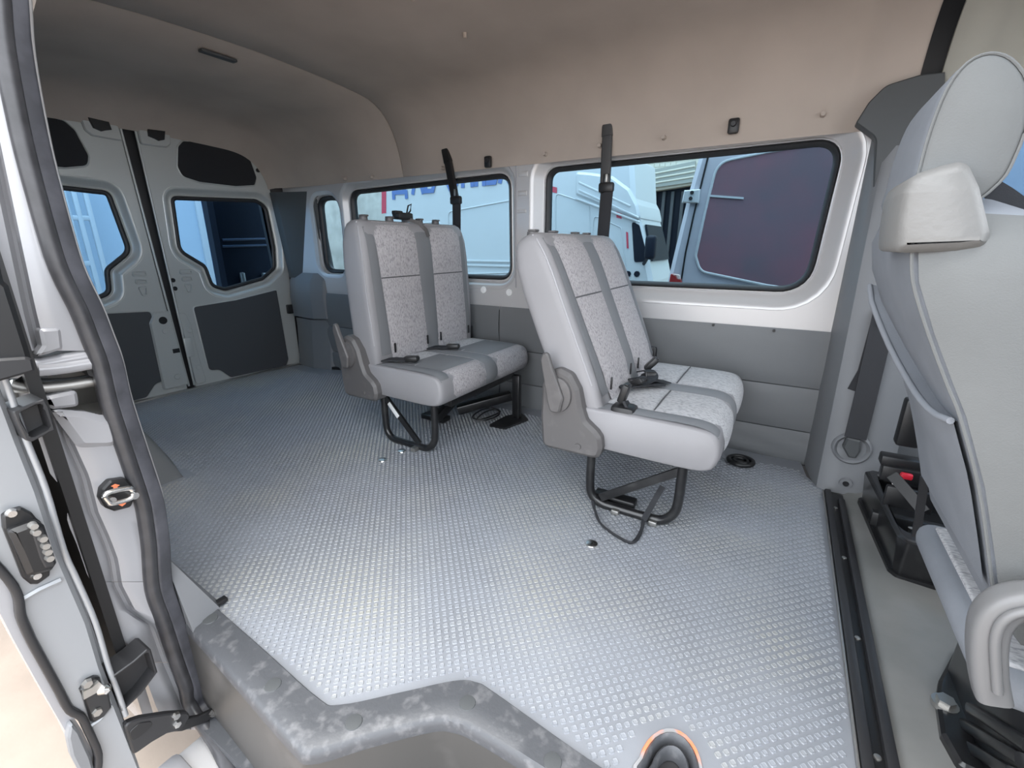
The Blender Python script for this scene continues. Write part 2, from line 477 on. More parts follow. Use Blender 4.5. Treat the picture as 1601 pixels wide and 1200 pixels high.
# ------------------------------------------------------------------ left wall and its windows
YG = YL + 0.055
def g(u, v): q = at(u, v, 'y', YG); return (q.x, q.z)
tl, tr, br = g(862, 268), g(1308, 226), g(1252, 449)
zb = br[1]
win1 = rnd([(tl[0], zb), (br[0] + 0.01, zb), (tr[0] + 0.005, tr[1]), (tl[0], tl[1] - 0.005)], [0.05, 0.11, 0.075, 0.05], 7)
tl2, tr2, br2 = g(553, 305), g(796, 279), g(798, 431)
win2 = rnd([(tl2[0], br2[1]), (br2[0], br2[1]), (tr2[0], tr2[1] + 0.004), (tl2[0], tl2[1] + 0.004)], 0.06, 6)
win3 = rnd([(-3.01, 0.77), (-2.79, 0.77), (-2.79, 1.255), (-3.01, 1.25)], [0.07, 0.05, 0.10, 0.06], 6)
WINS = [(win1, 0.095, 0.020), (win2, 0.075, 0.022), (win3, 0.055, 0.026)]
wall_out = rnd([(-3.36, 0.575), (0.205, 0.575), (0.215, 1.385), (-3.36, 1.385)], [0, 0, 0.075, 0], 6)
wl = struct(plate('wall_left', [wall_out] + [offset(ccw(w), o) for w, o, s in WINS], lift('y', YL - 0.006), 0.035, M['silver'], None, 0.003))
for i, (w, o, s) in enumerate(WINS):
    w = ccw(w)
    n = struct(empty('window_%d' % (i + 1)))
    Lw = lift('y', YL)
    def rg(off, d): return [Lw(p, d) for p in offset(w, off)]
    loft('window_surround', [rg(o + 0.001, -0.006), rg(o - 0.010, -0.004), rg(o - 0.022, 0.004), rg(s + 0.022, 0.034), rg(s + 0.012, 0.040), rg(s + 0.008, 0.036), rg(s + 0.003, 0.036), rg(s + 0.001, 0.056)], M['silver'], n, True, False, 60)
    loft('rubber_seal', [rg(s + 0.002, 0.05), rg(s + 0.001, 0.040), rg(s - 0.006, 0.036), rg(0.004, 0.044), rg(-0.002, 0.058)], M['rubber'], n, True, False, 60)
    plate('window_pane', [offset(w, 0.004)], lift('y', YG), 0.004, M['glass'], n)
    plate('outer_frame', [offset(w, 0.10 if i < 2 else 0.05), offset(w, 0.003)], lift('y', YG + 0.006), 0.02, M['black'], n)
# body outside the wall
plate('outer_skin', [[(-3.46, -0.25), (1.6, -0.25), (1.6, 0.70), (-3.46, 0.70)]], lift('y', YL + 0.085), 0.02, M['white_paint'], wl)
plate('outer_skin', [[(-3.46, 1.33), (0.45, 1.33), (0.45, 1.62), (-3.46, 1.62)]], lift('y', YL + 0.085), 0.02, M['white_paint'], wl)
# pressed seam, tabs and caps on the post between the windows
sx = at(808, 300, 'y', YL).x
box('panel_joint', (sx, YL - 0.007, 1.04), (0.006, 0.006, 0.66), M['piping'], wl, 0.002)
for px, hh in (((818, 272), 0.026), ((817, 302), 0.026), ((816, 330), 0.018)):
    p = at(px[0], px[1], 'y', YL - 0.006)
    box('pressed_tab', (p.x, p.y - 0.001, p.z), (0.055, 0.006, hh), M['silver'], wl, 0.0028)
for px in ((756, 453), (796, 457)):
    p = at(px[0], px[1], 'y', YL - 0.006)
    obj('hole_cap', lambda b: (cyl_bm(b, (p.x, p.y + 0.003, p.z), (p.x, p.y - 0.005, p.z), 0.021, 18, 0.018), cyl_bm(b, (p.x, p.y - 0.004, p.z), (p.x, p.y - 0.007, p.z), 0.012, 14, 0.010)), M['label'], wl)
# lower wall: three rows of vinyl covered panels, joined at the posts
def wavy(x0, x1, z0, z1, amp):
    nx, nz = 60, 8
    R = []
    for j in range(nz + 1):
        t = j / nz; z = z0 + (z1 - z0) * t
        R.append([(x0 + (x1 - x0) * i / nx, YL - 0.012 - 0.010 * math.sin(math.pi * t) ** 0.5 - amp * math.sin(9 * (i / nx) * (x1 - x0) + 5 * t) * math.sin(math.pi * t) - amp * 0.8 * math.sin(23 * i / nx + 9 * t) * math.sin(math.pi * t), z) for i in range(nx + 1)])
    return R
for x0, x1 in ((-3.3, sx - 0.11), (sx - 0.105, 0.225)):
    for z0, z1, amp in ((0.348, 0.597, 0.0015), (0.147, 0.344, 0.0015), (-0.01, 0.143, 0.006)):
        loft('vinyl_panel', wavy(x0, x1, z0, z1, amp), M['vinyl'], wl, False, False, 60)
plate('panel_backing', [[(-3.36, -0.02), (0.225, -0.02), (0.225, 0.59), (-3.36, 0.59)]], lift('y', YL - 0.002), 0.02, M['dark_pillar'], wl)
for px in ((1115, 508), (1210, 517)):
    p = at(px[0], px[1], 'y', YL - 0.024)
    obj('panel_screw', lambda b: cyl_bm(b, (p.x, p.y + 0.01, p.z), (p.x, p.y - 0.001, p.z), 0.006, 10), M['black'], wl)

# ------------------------------------------------------------------ rear left corner trim
t2 = struct(empty('trim_1'))
def prism(name, pts, z0, z1, mt, parent, zs=None):
    zs = zs or [(z0, 0), (z1, 0)]
    return loft(name, [[(x + dx * 0, y - dx, z) for x, y in pts] for z, dx in zs], mt, parent, True, True, 35)
prism('upper_cover', rnd([(-3.40, 2.225), (-3.32, 2.232), (-3.20, 2.275), (-3.03, 2.335), (-3.03, 2.40), (-3.40, 2.40)], 0.03, 3), 0.72, 1.36, M['dark_pillar'], t2, [(0.70, -0.02), (1.315, 0.045)])
prism('middle_cover', rnd([(-3.39, 2.225), (-3.10, 2.20), (-3.00, 2.24), (-2.95, 2.31), (-3.39, 2.36)], 0.02, 3), 0.40, 0.74, M['pillar'], t2, [(0.40, -0.01), (0.56, -0.005), (0.68, -0.02), (0.74, -0.06)])
prism('lower_cover', rnd([(-3.39, 2.245), (-3.16, 2.215), (-3.0, 2.255), (-2.93, 2.33), (-3.39, 2.36)], 0.02, 3), 0.0, 0.37, M['pillar'], t2, [(0.0, 0.02), (0.05, 0.01), (0.30, -0.01), (0.385, -0.01)])
# rear sill
t3 = struct(empty('trim_2'))
box('sill_strip', (-3.385, 1.36, 0.004), (0.05, 1.75, 0.012), M['steel'], t3, 0.004)

# ------------------------------------------------------------------ rear doors
C5 = lambda pts: crop(pts, 160, 140, 2.4)
def leaf(name, mirror):
    d = struct(empty(name))
    s = -1 if mirror else 1
    def Yz(pts, x=XR):
        q = on(pts, 'x', x)
        return [(2 * (1.418 - 0.025 * b) - a if mirror else a, b) for a, b in q]
    L = lambda depth0: lift('x', XR - depth0, -1)
    outer = rnd(Yz(C5([(125, 150), (440, 188), (545, 208), (598, 268), (642, 420), (694, 640), (742, 1005), (748, 1030), (352, 1118)])), [0.0, 0.1, 0.06, 0.06, 0.1, 0.1, 0, 0.0, 0.0], 4)
    glass = rnd(Yz(C5([(262, 407), (575, 418), (610, 440), (640, 590), (644, 668), (600, 708), (460, 748), (412, 735), (385, 662), (290, 605)]), XR - 0.035), [0.03, 0.05, 0.06, 0.1, 0.05, 0.05, 0.05, 0.05, 0.06, 0.08], 5)
    glass = ccw(glass)
    if mirror: glass = ccw(glass)
    plate('inner_panel', [outer, offset(glass, 0.066)], L(0.0), 0.045, M['door_silver'], d, 0.004)
    R = lambda off, dep: [(XR - dep, a, b) for a, b in offset(glass, off)]
    loft('window_surround', [R(0.068, -0.002), R(0.060, -0.004), R(0.050, 0.006), R(0.034, 0.030), R(0.024, 0.034), R(0.018, 0.028), R(0.014, 0.028), R(0.012, 0.05)], M['door_silver'], d, True, False, 60)
    loft('rubber_seal', [R(0.014, 0.045), R(0.013, 0.030), R(0.006, 0.024), R(-0.006, 0.028), R(-0.012, 0.036)], M['rubber'], d, True, False, 60)
    plate('window_pane', [offset(glass, 0.003)], L(0.035), 0.004, M['blue_glass'], d)
    up = ccw(rnd(Yz(C5([(284, 215), (302, 194), (420, 200), (515, 220), (548, 248), (577, 330), (570, 358), (500, 362), (365, 346), (300, 325), (282, 290)])), [0.03, 0.03, 0.05, 0.05, 0.04, 0.03, 0.02, 0.05, 0.05, 0.04, 0.04], 4))
    plate('upper_board', [up], L(-0.004), 0.008, M['dark_board'], d, 0.001)
    loft('board_rim', [[(XR - e, a, b) for a, b in offset(up, o)] for o, e in ((0.010, 0.001), (0.006, -0.004), (0.001, -0.005), (0.0, 0.001))], M['door_silver'], d, True, False, 60)
    lo = ccw(rnd(Yz(C5([(341, 816), (500, 790), (652, 752), (697, 1010), (690, 1034), (482, 1079), (440, 1050), (400, 1052)])), [0.02, 0.05, 0.01, 0.02, 0.02, 0.03, 0.06, 0.03], 4))
    plate('lower_board', [lo], L(-0.004), 0.008, M['grey_board'], d, 0.001)
    loft('board_rim', [[(XR - e, a, b) for a, b in offset(lo, o)] for o, e in ((0.008, 0.001), (0.005, -0.004), (0.001, -0.005), (0.0, 0.001))], M['door_silver'], d, True, False, 60)
    # lock plate next to the gap, with raised rim, latch and press studs
    lk = rnd(Yz(C5([(282, 835), (310, 838), (330, 880), (360, 1000), (385, 1080), (388, 1095), (350, 1105), (322, 985), (300, 900)])), 0.02, 3)
    plate('lock_plate', [lk], L(-0.010), 0.012, M['door_silver'], d, 0.004)
    for q in ((326, 903), (358, 1040)):
        y, z = Yz(C5([q]))[0]
        obj('press_stud', lambda b: cyl_bm(b, (XR + 0.008, y, z), (XR + 0.013, y, z), 0.018, 14, 0.013), M['door_silver'], d)
    # three pressed bars that point down
    for k, (w, dz) in enumerate(((0.075, 0.0), (0.062, -0.045), (0.044, -0.088))):
        y, z = Yz(C5([(314, 690)]))[0]
        bar = [(y - w / 2, z + dz), (y + w / 2, z + dz), (y + w / 2 - 0.004, z + dz + 0.022), (y - w / 2 + 0.004, z + dz + 0.022)] if k < 2 else [(y - w / 2, z + dz + 0.02), (y + w / 2, z + dz + 0.02), (y + w * 0.25, z + dz - 0.03), (y - w * 0.25, z + dz - 0.03)]
        bar = ccw(rnd(bar, 0.008, 3))
        loft('pressed_bar', [[(XR + e, a, b) for a, b in offset(bar, o)] for o, e in ((0.004, 0.0), (0.001, 0.009), (-0.005, 0.009), (-0.007, 0.002))], M['door_silver'], d, True, True, 60)
    # gap side edge bead
    e = Yz(C5([(122, 150), (345, 1112)]))
    tube('edge_bead', [(XR + 0.004, e[0][0], e[0][1] - 0.01), (XR + 0.004, e[1][0], e[1][1] + 0.01)], 0.007, M['door_silver'], d, 8, (1, 0, 0))
    # top latch housing
    th = rnd(Yz(C5([(130, 148), (250, 165), (254, 205), (240, 218), (140, 205)])), 0.015, 3)
    plate('latch_housing', [ccw(th)], L(-0.016), 0.018, M['door_silver'], d, 0.006)
    tb = Yz(C5([(163, 150), (228, 158), (226, 190), (205, 194), (190, 186), (166, 176)]))
    plate('top_latch', [ccw(tb)], L(-0.030), 0.02, M['black'], d, 0.003)
    return d, Yz
d1, Yz1 = leaf('door_1', False)
d2, Yz2 = leaf('door_2', True)
# things the two leaves do not share
for q in ((265, 715), (273, 746)):
    y, z = Yz1(C5([q]))[0]
    obj('rod_hole', lambda b: cyl_bm(b, (XR, y, z), (XR + 0.0015, y, z), 0.014, 14), M['black'], d1)
y, z = Yz1(C5([(583, 303)]))[0]
obj('rubber_stop', lambda b: cyl_bm(b, (XR, y, z), (XR + 0.006, y, z), 0.014, 14), M['black'], d1)
y, z = Yz1(C5([(320, 965)]))[0]
box('lock_cover', (XR + 0.016, y, z), (0.016, 0.05, 0.13), M['door_silver'], d1, 0.007)
C2 = lambda pts: crop(pts, 0, 380, 4.0)
pl = ccw(rnd(on(C2([(930, 500), (960, 430), (1055, 420), (1180, 880), (1020, 920)]), 'x', XR), 0.02, 4))
plate('lock_plate', [pl], lift('x', XR + 0.016, -1), 0.018, M['door_silver'], d2, 0.008)
for q, r, mt in (((1020, 483), 0.026, 'black'), ((1035, 549), 0.020, 'door_silver'), ((1110, 834), 0.020, 'door_silver')):
    y, z = on(C2([q]), 'x', XR + 0.016)[0]
    obj('press_stud' if mt != 'black' else 'lock_hole', lambda b: cyl_bm(b, (XR + 0.014, y, z), (XR + 0.018, y, z), r, 16, r * 0.85), M[mt], d2)
y, z = on(C2([(1102, 672)]), 'x', XR + 0.016)[0]
box('lock_slot', (XR + 0.017, y, z), (0.004, 0.04, 0.028), M['black'], d2, 0.001)
hy, hz = Yz1(C5([(720, 820)]))[0]
box('door_hinge', (XR + 0.012, hy + 0.005, hz), (0.03, 0.15, 0.07), M['black'], d1, 0.006)
# black weather strip behind the gap and the frame that the doors close against
bk = struct(empty('wall_back'))
box('gap_seal', (XR - 0.035, YC, 0.79), (0.03, 0.12, 1.62), M['rubber'], bk, 0.008)
fr_o = [(0.40, -0.25), (2.38, -0.25), (2.38, 1.80), (0.40, 1.80)]
fr_i = rnd([(0.585, 0.02), (2.215, 0.02), (2.13, 1.40), (2.02, 1.545), (0.78, 1.545), (0.67, 1.40)], [0.03, 0.03, 0.05, 0.1, 0.1, 0.05], 4)
plate('rear_frame', [fr_o, fr_i], lift('x', XR - 0.046, -1), 0.03, M['rubber'], bk)
plate('roof_end', [[(0.42, 1.52), (2.38, 1.52), (2.30, 1.80), (0.50, 1.80)]], lift('x', XR - 0.05, -1), 0.02, M['dark_pillar'], bk)

# ------------------------------------------------------------------ right wall: inner skin, jamb of the sliding door, weather strip
wr = struct(empty('wall_right'))
YRI = 0.50
rw = rnd([(-2.95, 0.78), (-1.9, 0.78), (-1.9, 1.27), (-2.95, 1.27)], 0.06, 4)
loft('jamb_return', [[(-1.25, 0.365, z), (-1.78, 0.50, z)] for z in (-0.02, 1.74)], M['vinyl'], wr, False, False)
plate('inner_skin', [[(-3.40, -0.02), (-2.76, -0.02), (-2.74, 0.10), (-2.62, 0.19), (-2.16, 0.19), (-2.03, 0.09), (-2.02, -0.02), (-1.78, -0.02), (-1.78, 1.40), (-3.40, 1.40)], rw], lift('y', YRI, -1), 0.02, M['vinyl'], wr)
plate('side_pane', [offset(ccw(rw), 0.01)], lift('y', YRI - 0.12, -1), 0.005, M['blue_glass'], wr)
plate('outer_skin', [[(-3.46, -0.27), (-2.82, -0.27), (-2.76, 0.0), (-2.62, 0.12), (-2.16, 0.12), (-2.0, 0.0), (-1.95, -0.27), (-1.26, -0.27), (-1.26, 1.85), (-3.46, 1.85)], rw], lift('y', 0.275, -1), 0.02, M['white_paint'], wr)
plate('roof_skin', [[(-3.47, 0.52), (1.3, 0.52), (1.3, 2.40), (-3.47, 2.40)]], lift('z', 1.82), 0.02, M['white_paint'], wr)
plate('under_body', [[(-3.40, 0.42), (-2.82, 0.42), (-2.82, 0.58), (-1.95, 0.58), (-1.95, 0.42), (1.0, 0.42), (1.0, 2.36), (-3.40, 2.36)]], lift('z', -0.26, -1), 0.03, M['black'], wr)
# jamb: pressed sheet that faces the front, laid out in strips between outer edge, groove and weather strip
def interp(path, v):
    for a, b in zip(path, path[1:]):
        if a[1] <= v <= b[1]:
            t = (v - a[1]) / max(b[1] - a[1], 1e-6); return a[0] + (b[0] - a[0]) * t
    return path[0][0] if v < path[0][1] else path[-1][0]
j_out = [(-100, -60), (-95, 300), (-80, 480), (-20, 560), (40, 632), (60, 685), (80, 745), (106, 767), (105, 815), (120, 850), (136, 897), (160, 945), (181, 985), (210, 1019), (228, 1060), (244, 1104), (262, 1140)]
j_g1 = [(-60, -60), (-30, 150), (8, 330), (40, 480), (70, 600), (84, 645), (92, 662), (100, 690), (125, 745), (139, 800), (157, 840), (170, 875), (176, 914), (198, 956), (229, 973), (249, 1030), (274, 1087), (296, 1140)]
j_in = [(-12, -60), (-6, 0), (8, 67), (22, 167), (44, 263), (80, 393), (113, 485), (144, 555), (166, 610), (185, 675), (210, 750), (228, 825), (238, 885), (244, 930), (256, 973), (274, 1030), (292, 1072), (306, 1106), (312, 1140)]
XJ = -1.215
def jamb(v):
    a, c, e = interp(j_out, v), interp(j_g1, v), interp(j_in, v)
    row = []
    for u, x in ((a, XJ - 0.10), (a, XJ), (a + (c - a) * 0.6, XJ + 0.002), (c - 5, XJ - 0.002), (c + 3, XJ - 0.030), (c + 9, XJ - 0.026), (c + 15, XJ + 0.006), (c + (e - c) * 0.55 + 6, XJ + 0.012), (e - 2, XJ + 0.008), (e + 3, XJ - 0.01), (e + 18, XJ - 0.03)):
        row.append(at(u, v, 'x', x))
    return row
vs = list(range(-60, 545, 22)) + [548]
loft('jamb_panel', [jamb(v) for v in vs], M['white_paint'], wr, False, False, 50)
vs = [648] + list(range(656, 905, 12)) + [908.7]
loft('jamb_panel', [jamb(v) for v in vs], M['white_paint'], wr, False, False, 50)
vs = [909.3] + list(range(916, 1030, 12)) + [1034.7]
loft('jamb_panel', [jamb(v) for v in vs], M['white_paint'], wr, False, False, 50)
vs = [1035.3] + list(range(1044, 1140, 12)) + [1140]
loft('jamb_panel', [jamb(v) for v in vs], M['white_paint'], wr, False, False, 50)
# pressed marks on the upper jamb
C5z = lambda pts: crop(pts, 0, 540, 7.5)
# rail pocket across the jamb
def rowx(pts, x): return [at(u, v, 'x', x) for u, v in pts]
loft('rail_pocket', [rowx([(18, 598), (60, 570), (145, 548)], XJ - 0.004), rowx([(18, 600), (60, 574), (150, 556)], XJ - 0.06), rowx([(18, 640), (80, 640), (170, 625)], XJ - 0.10), rowx([(30, 660), (92, 655), (178, 640)], XJ - 0.004)], M['steel'], wr, False, False, 30)
def rail(px, x, r, mt, nm='door_rail'):
    return tube(nm, smooth2([tuple(at(u, v, 'x', x)) for u, v in px], 5, False), r, mt, wr, 8)
rail([(50, 572), (95, 564), (145, 555)], XJ - 0.0, 0.014, M['white_paint'])
rail([(58, 578), (100, 574), (150, 566)], XJ + 0.006, 0.014, M['white_paint'])
rail([(14, 601), (35, 606), (70, 606), (110, 602), (158, 594)], XJ - 0.01, 0.011, M['steel'])
rail([(12, 598), (40, 598), (75, 598), (112, 596), (156, 588)], XJ - 0.03, 0.009, M['dark_pillar'])
q = at(146, 578, 'x', XJ)
obj('rail_roller', lambda b: (cyl_bm(b, (XJ - 0.02, q.y, q.z), (XJ + 0.012, q.y, q.z), 0.014, 14), cyl_bm(b, (XJ + 0.01, q.y, q.z), (XJ + 0.02, q.y, q.z), 0.007, 10)), M['black'], wr)
pk = ccw(rnd(on(C5z([(340, 640), (900, 520), (930, 710), (600, 750), (520, 600)]), 'x', XJ + 0.01), 0.008, 3))
plate('jamb_gusset', [pk], lift('x', XJ + 0.014, -1), 0.03, M['white_paint'], wr, 0.006)
pk = ccw(rnd(on(crop([(240, 535), (375, 530), (390, 660), (300, 690), (210, 712), (262, 640)], 0, 380, 4), 'x', XJ + 0.012), 0.006, 3))
plate('jamb_gusset', [pk], lift('x', XJ + 0.018, -1), 0.03, M['white_paint'], wr, 0.005)
# bulge of the upper jamb below the gusset
bl = on(crop([(590, 760), (680, 740), (1000, 770), (1300, 840), (1400, 1180), (900, 1190), (680, 900)], 0, 540, 7.5), 'x', XJ + 0.006)
plate('jamb_bulge', [ccw(rnd(bl, 0.02, 4))], lift('x', XJ + 0.022, -1), 0.03, M['white_paint'], wr, 0.012)
# striker with its black cover plate and two red arrows
sk = empty('striker_plate'); sk.parent = wr
C3 = lambda pts: crop(pts, 0, 600, 4.0)
XS = XJ + 0.03
so = ccw(rnd(on(C3([(640, 660), (690, 605), (790, 592), (835, 640), (850, 690), (825, 770), (720, 798), (660, 775), (630, 720)]), 'x', XS), 0.008, 3))
plate('cover_plate', [so], lift('x', XS, -1), 0.022, M['black'], sk, 0.004)
lp = [tuple(at(u, v, 'x', XS + 0.02)) for u, v in C3([(655, 705), (680, 735), (700, 747), (800, 722), (828, 700), (825, 660), (790, 652), (690, 675), (660, 690)])]
tube('striker_loop', smooth2(lp, 4) + [lp[0]], 0.0055, M['chrome'], sk, 8)
for q in ((672, 712), (815, 682)):
    p = at(*C3([q])[0], 'x', XS)
    obj('striker_post', lambda b: cyl_bm(b, (XS - 0.002, p.y, p.z), (XS + 0.024, p.y, p.z), 0.008, 10), M['chrome'], sk)
for pts in ([(695, 640), (720, 625), (750, 632), (735, 642), (738, 655), (708, 660), (710, 645)], [(735, 752), (748, 748), (775, 742), (790, 745), (765, 765)]):
    plate('red_arrow', [ccw(on(C3(pts), 'x', XS + 0.001))], lift('x', XS + 0.001, -1), 0.002, M['orange'], sk)
# weather strip: three lips around the door opening, down the jamb and along the sill
def sealpath(px, x): return [tuple(at(u, v, 'x', x)) for u, v in px]
s_mid = [(-5, -60), (-1, 0), (5, 67), (23, 167), (45, 263), (80, 387), (98, 435), (123, 485), (141, 530), (156, 570), (169, 625), (185, 675), (202, 725), (219, 775), (225, 800), (232, 850), (235, 900), (240, 930), (256, 973), (275, 1030), (290, 1072), (299, 1106)]
s_out = [(9, -60), (13, 0), (19, 67), (37, 167), (59, 263), (94, 387), (112, 435), (137, 485), (155, 530), (170, 570), (183, 625), (199, 675), (216, 725), (233, 775), (239, 800), (246, 850), (249, 900), (254, 930), (270, 973), (289, 1030), (304, 1072), (313, 1106)]
sill = [(-1.08, 0.335, -0.30), (-0.9, 0.31, -0.315), (-0.6, 0.30, -0.315), (-0.2, 0.295, -0.315), (0.3, 0.295, -0.315)]
p1 = smooth2(sealpath(s_mid, XJ + 0.012) + sill, 5, False)
p2 = smooth2(sealpath(s_out, XJ + 0.004) + [(a, b + 0.04, c + 0.004) for a, b, c in sill], 5, False)
obj('weather_strip', lambda b: sweep_bm(b, p1, rnd([(-0.013, -0.016), (0.014, -0.016), (0.015, 0.010), (0, 0.018), (-0.014, 0.010)], 0.008, 2), (1, 0, 0)), M['seal'], wr, 60)
obj('weather_strip', lambda b: sweep_bm(b, p2, rnd([(-0.025, -0.02), (0.027, -0.02), (0.027, 0.004), (0.004, 0.018), (-0.024, 0.010)], 0.007, 2), (1, 0, 0)), M['seal_lip'], wr, 60)
p3 = [(a - 0.045, b + 0.030, c) for a, b, c in sealpath(s_out, XJ)]
tube('jamb_edge', smooth2(p3, 4, False), 0.012, M['silver'], wr, 8, (1, 0, 0))
# white sill outside the weather strip
box('sill_panel', (-0.30, 0.245, -0.34), (1.75, 0.07, 0.07), M['white_paint'], wr, 0.015)
box('sill_panel', (-0.30, 0.30, -0.345), (1.75, 0.10, 0.05), M['silver'], wr, 0.01)
# rear wheel arch cover
wa = smooth2([(-2.68, 0.0), (-2.66, 0.10), (-2.60, 0.18), (-2.48, 0.235), (-2.33, 0.235), (-2.19, 0.175), (-2.11, 0.09), (-2.08, 0.0)], 4, False)
loft('wheel_arch', [[(x, y, z * k) for x, z in wa] for y, k in ((0.50, 1.0), (0.60, 1.0), (0.612, 1.03), (0.625, 1.0), (0.67, 0.97), (0.71, 0.90), (0.74, 0.76), (0.757, 0.52), (0.765, 0.0))], M['vinyl'], wr, False, False, 45)

# ------------------------------------------------------------------ step well: scuffed nosing, riser, tread
t4 = struct(empty('trim_3'))
nose_in = [(-1.185, 0.440), (-0.95, 0.428), (-0.735, 0.416), (-0.68, 0.430), (-0.59, 0.515), (-0.505, 0.598), (-0.46, 0.620), (-0.41, 0.620), (-0.166, 0.598), (0.04, 0.598), (0.24, 0.598)]
nose_out = [(-1.205, 0.372), (-0.95, 0.351), (-0.71, 0.331), (-0.65, 0.338), (-0.575, 0.418), (-0.49, 0.503), (-0.45, 0.525), (-0.40, 0.533), (-0.26, 0.535), (0.0, 0.535), (0.24, 0.535)]
A = [Vector((x, y, 0)) for x, y in nose_in]; B = [Vector((x, y, 0)) for x, y in nose_out]
def resample(P, n):
    d = [0]
    for a, b in zip(P, P[1:]): d.append(d[-1] + (b - a).length)
    out = []
    for k in range(n):
        s = d[-1] * k / (n - 1); i = max(j for j in range(len(d)) if d[j] <= s + 1e-9); i = min(i, len(P) - 2)
        t = (s - d[i]) / max(d[i + 1] - d[i], 1e-9); out.append(P[i].lerp(P[i + 1], t))
    return out
A = [Vector(q) for q in smooth2([tuple(a) for a in A], 5, False)]; B = [Vector(q) for q in smooth2([tuple(b) for b in B], 5, False)]
def rowz(f, z, dy=0.0, mix=None): return [(a.lerp(b, f) + Vector((0, dy, z))) for a, b in zip(A, B)]
loft('step_nosing', [rowz(0.0, -0.02), rowz(0.0, 0.008), rowz(0.04, 0.012), rowz(0.5, 0.012), rowz(0.9, 0.012), rowz(1.0, 0.006), rowz(1.04, -0.006), rowz(1.04, -0.02)], M['nosing'], t4, False, False, 40)
loft('step_riser', [rowz(1.03, -0.012), rowz(1.05, -0.05), rowz(1.08, -0.22), rowz(1.05, -0.27), rowz(0.9, -0.275)], M['riser'], t4, False, False, 40)
plate('step_tread', [[(-1.19, 0.33), (0.3, 0.33), (0.3, 0.66), (-0.4, 0.66), (-0.7, 0.45), (-1.19, 0.45)]], lift('z', -0.27, -1), 0.03, M['nosing'], t4)
sl = [(at(u, v, 'z', -0.24)) for u, v in ((322, 1062), (470, 1205), (560, 1290))]
obj('step_lip', lambda b: sweep_bm(b, [tuple(q) for q in sl], rnd([(-0.03, -0.06), (0.03, -0.06), (0.025, 0.012), (-0.02, 0.012)], 0.012, 3), (0, 0, 1)), M['nosing'], t4)
C8 = lambda pts: crop(pts, 280, 880, 1.601)
for q in ((78, 140), (235, 305), (437, 398), (722, 350), (935, 497)):
    p = at(*C8([q])[0], 'z', 0.012)
    flat_disc('screw_cap', p.x, p.y, 0.018, 0.0035, M['dark_pillar'], t4, 0.011, 18)
# grey corner filler between jamb and mat, with a torn black clip
fa = [tuple(at(252, 862, 'x', -1.245)), tuple(at(266, 893, 'z', 0.012)), tuple(at(300, 911, 'z', 0.012)), tuple(at(338, 936, 'z', 0.012)), tuple(at(343, 949, 'z', 0.012)), tuple(at(301, 985, 'z', 0.012)), tuple(at(282, 962, 'x', -1.24))]
def filler(b):
    t = [b.verts.new(q) for q in fa]; w = [b.verts.new((q[0], q[1], -0.03)) for q in fa]
    for k in range(1, 6): b.faces.new((t[0], t[k], t[k + 1]))
    for k in range(7): b.faces.new((t[k], t[(k + 1) % 7], w[(k + 1) % 7], w[k]))
obj('corner_filler', filler, M['pillar'], t4, 25)
p = at(341, 943, 'z', 0.01)
box('torn_clip', (p.x, p.y, 0.012), (0.02, 0.045, 0.012), M['black'], t4, 0.003)

# ------------------------------------------------------------------ track at the front edge of the mat
t5 = struct(empty('trim_4'))
y0, y1 = 0.42, 2.0
box('track_base', (0.284, (y0 + y1) / 2, 0.0), (0.066, y1 - y0, 0.014), M['black'], t5, 0.002)
box('track_rib', (0.266, (y0 + y1) / 2, 0.012), (0.020, y1 - y0, 0.020), M['rubber'], t5, 0.004)
box('track_rib', (0.306, (y0 + y1) / 2 - 0.03, 0.012), (0.021, y1 - y0 - 0.06, 0.020), M['rubber'], t5, 0.004)
box('edge_strip', (0.2525, (y0 + y1) / 2, 0.008), (0.004, y1 - y0, 0.012), M['steel'], t5, 0.001)
for px in ((1341, 996), (1367, 1180), (1304, 792), (1318, 870)):
    p = at(px[0], px[1], 'z', 0.01)
    flat_disc('track_screw', 0.286, p.y, 0.007, 0.004, M['steel'], t5, 0.0065, 12)

# ------------------------------------------------------------------ B pillar trim
t6 = struct(empty('trim_5'))
C6 = lambda pts: crop(pts, 1250, 600, 3.427)
# section of the pillar from the wall out to its flat face, at several heights: (x, y)
def bsec(z, k):
    d = k
    return [(0.192, 2.285, z), (0.198, 2.262 - 0.2 * d, z), (0.212, 2.262 - d * 0.6, z), (0.232, 2.262 - d * 0.92, z), (0.262, 2.262 - d, z), (0.30, 2.262 - d, z), (0.36, 2.262 - d * 0.97, z), (0.46, 2.262 - d * 0.85, z), (0.46, 2.30, z)]
loft('pillar_cover', [bsec(z, k) for z, k in ((0.0, 0.238), (0.05, 0.225), (0.3, 0.20), (0.6, 0.16), (0.9, 0.11), (1.2, 0.07), (1.39, 0.05))], M['pillar'], t6, True, True, 40)
# upper cover, its dark colour standing in for shade on the pillar top
uc = ccw(rnd(on([(1338, 192), (1358, 160), (1385, 133), (1440, 116), (1478, 112), (1478, 345), (1362, 345), (1370, 215)], 'y', 2.20), [0.01, 0.05, 0.05, 0.05, 0, 0, 0, 0.05], 4))
plate('pillar_shade_cover', [uc], lift('y', 2.20), 0.06, M['dark_pillar'], t6, 0.004)
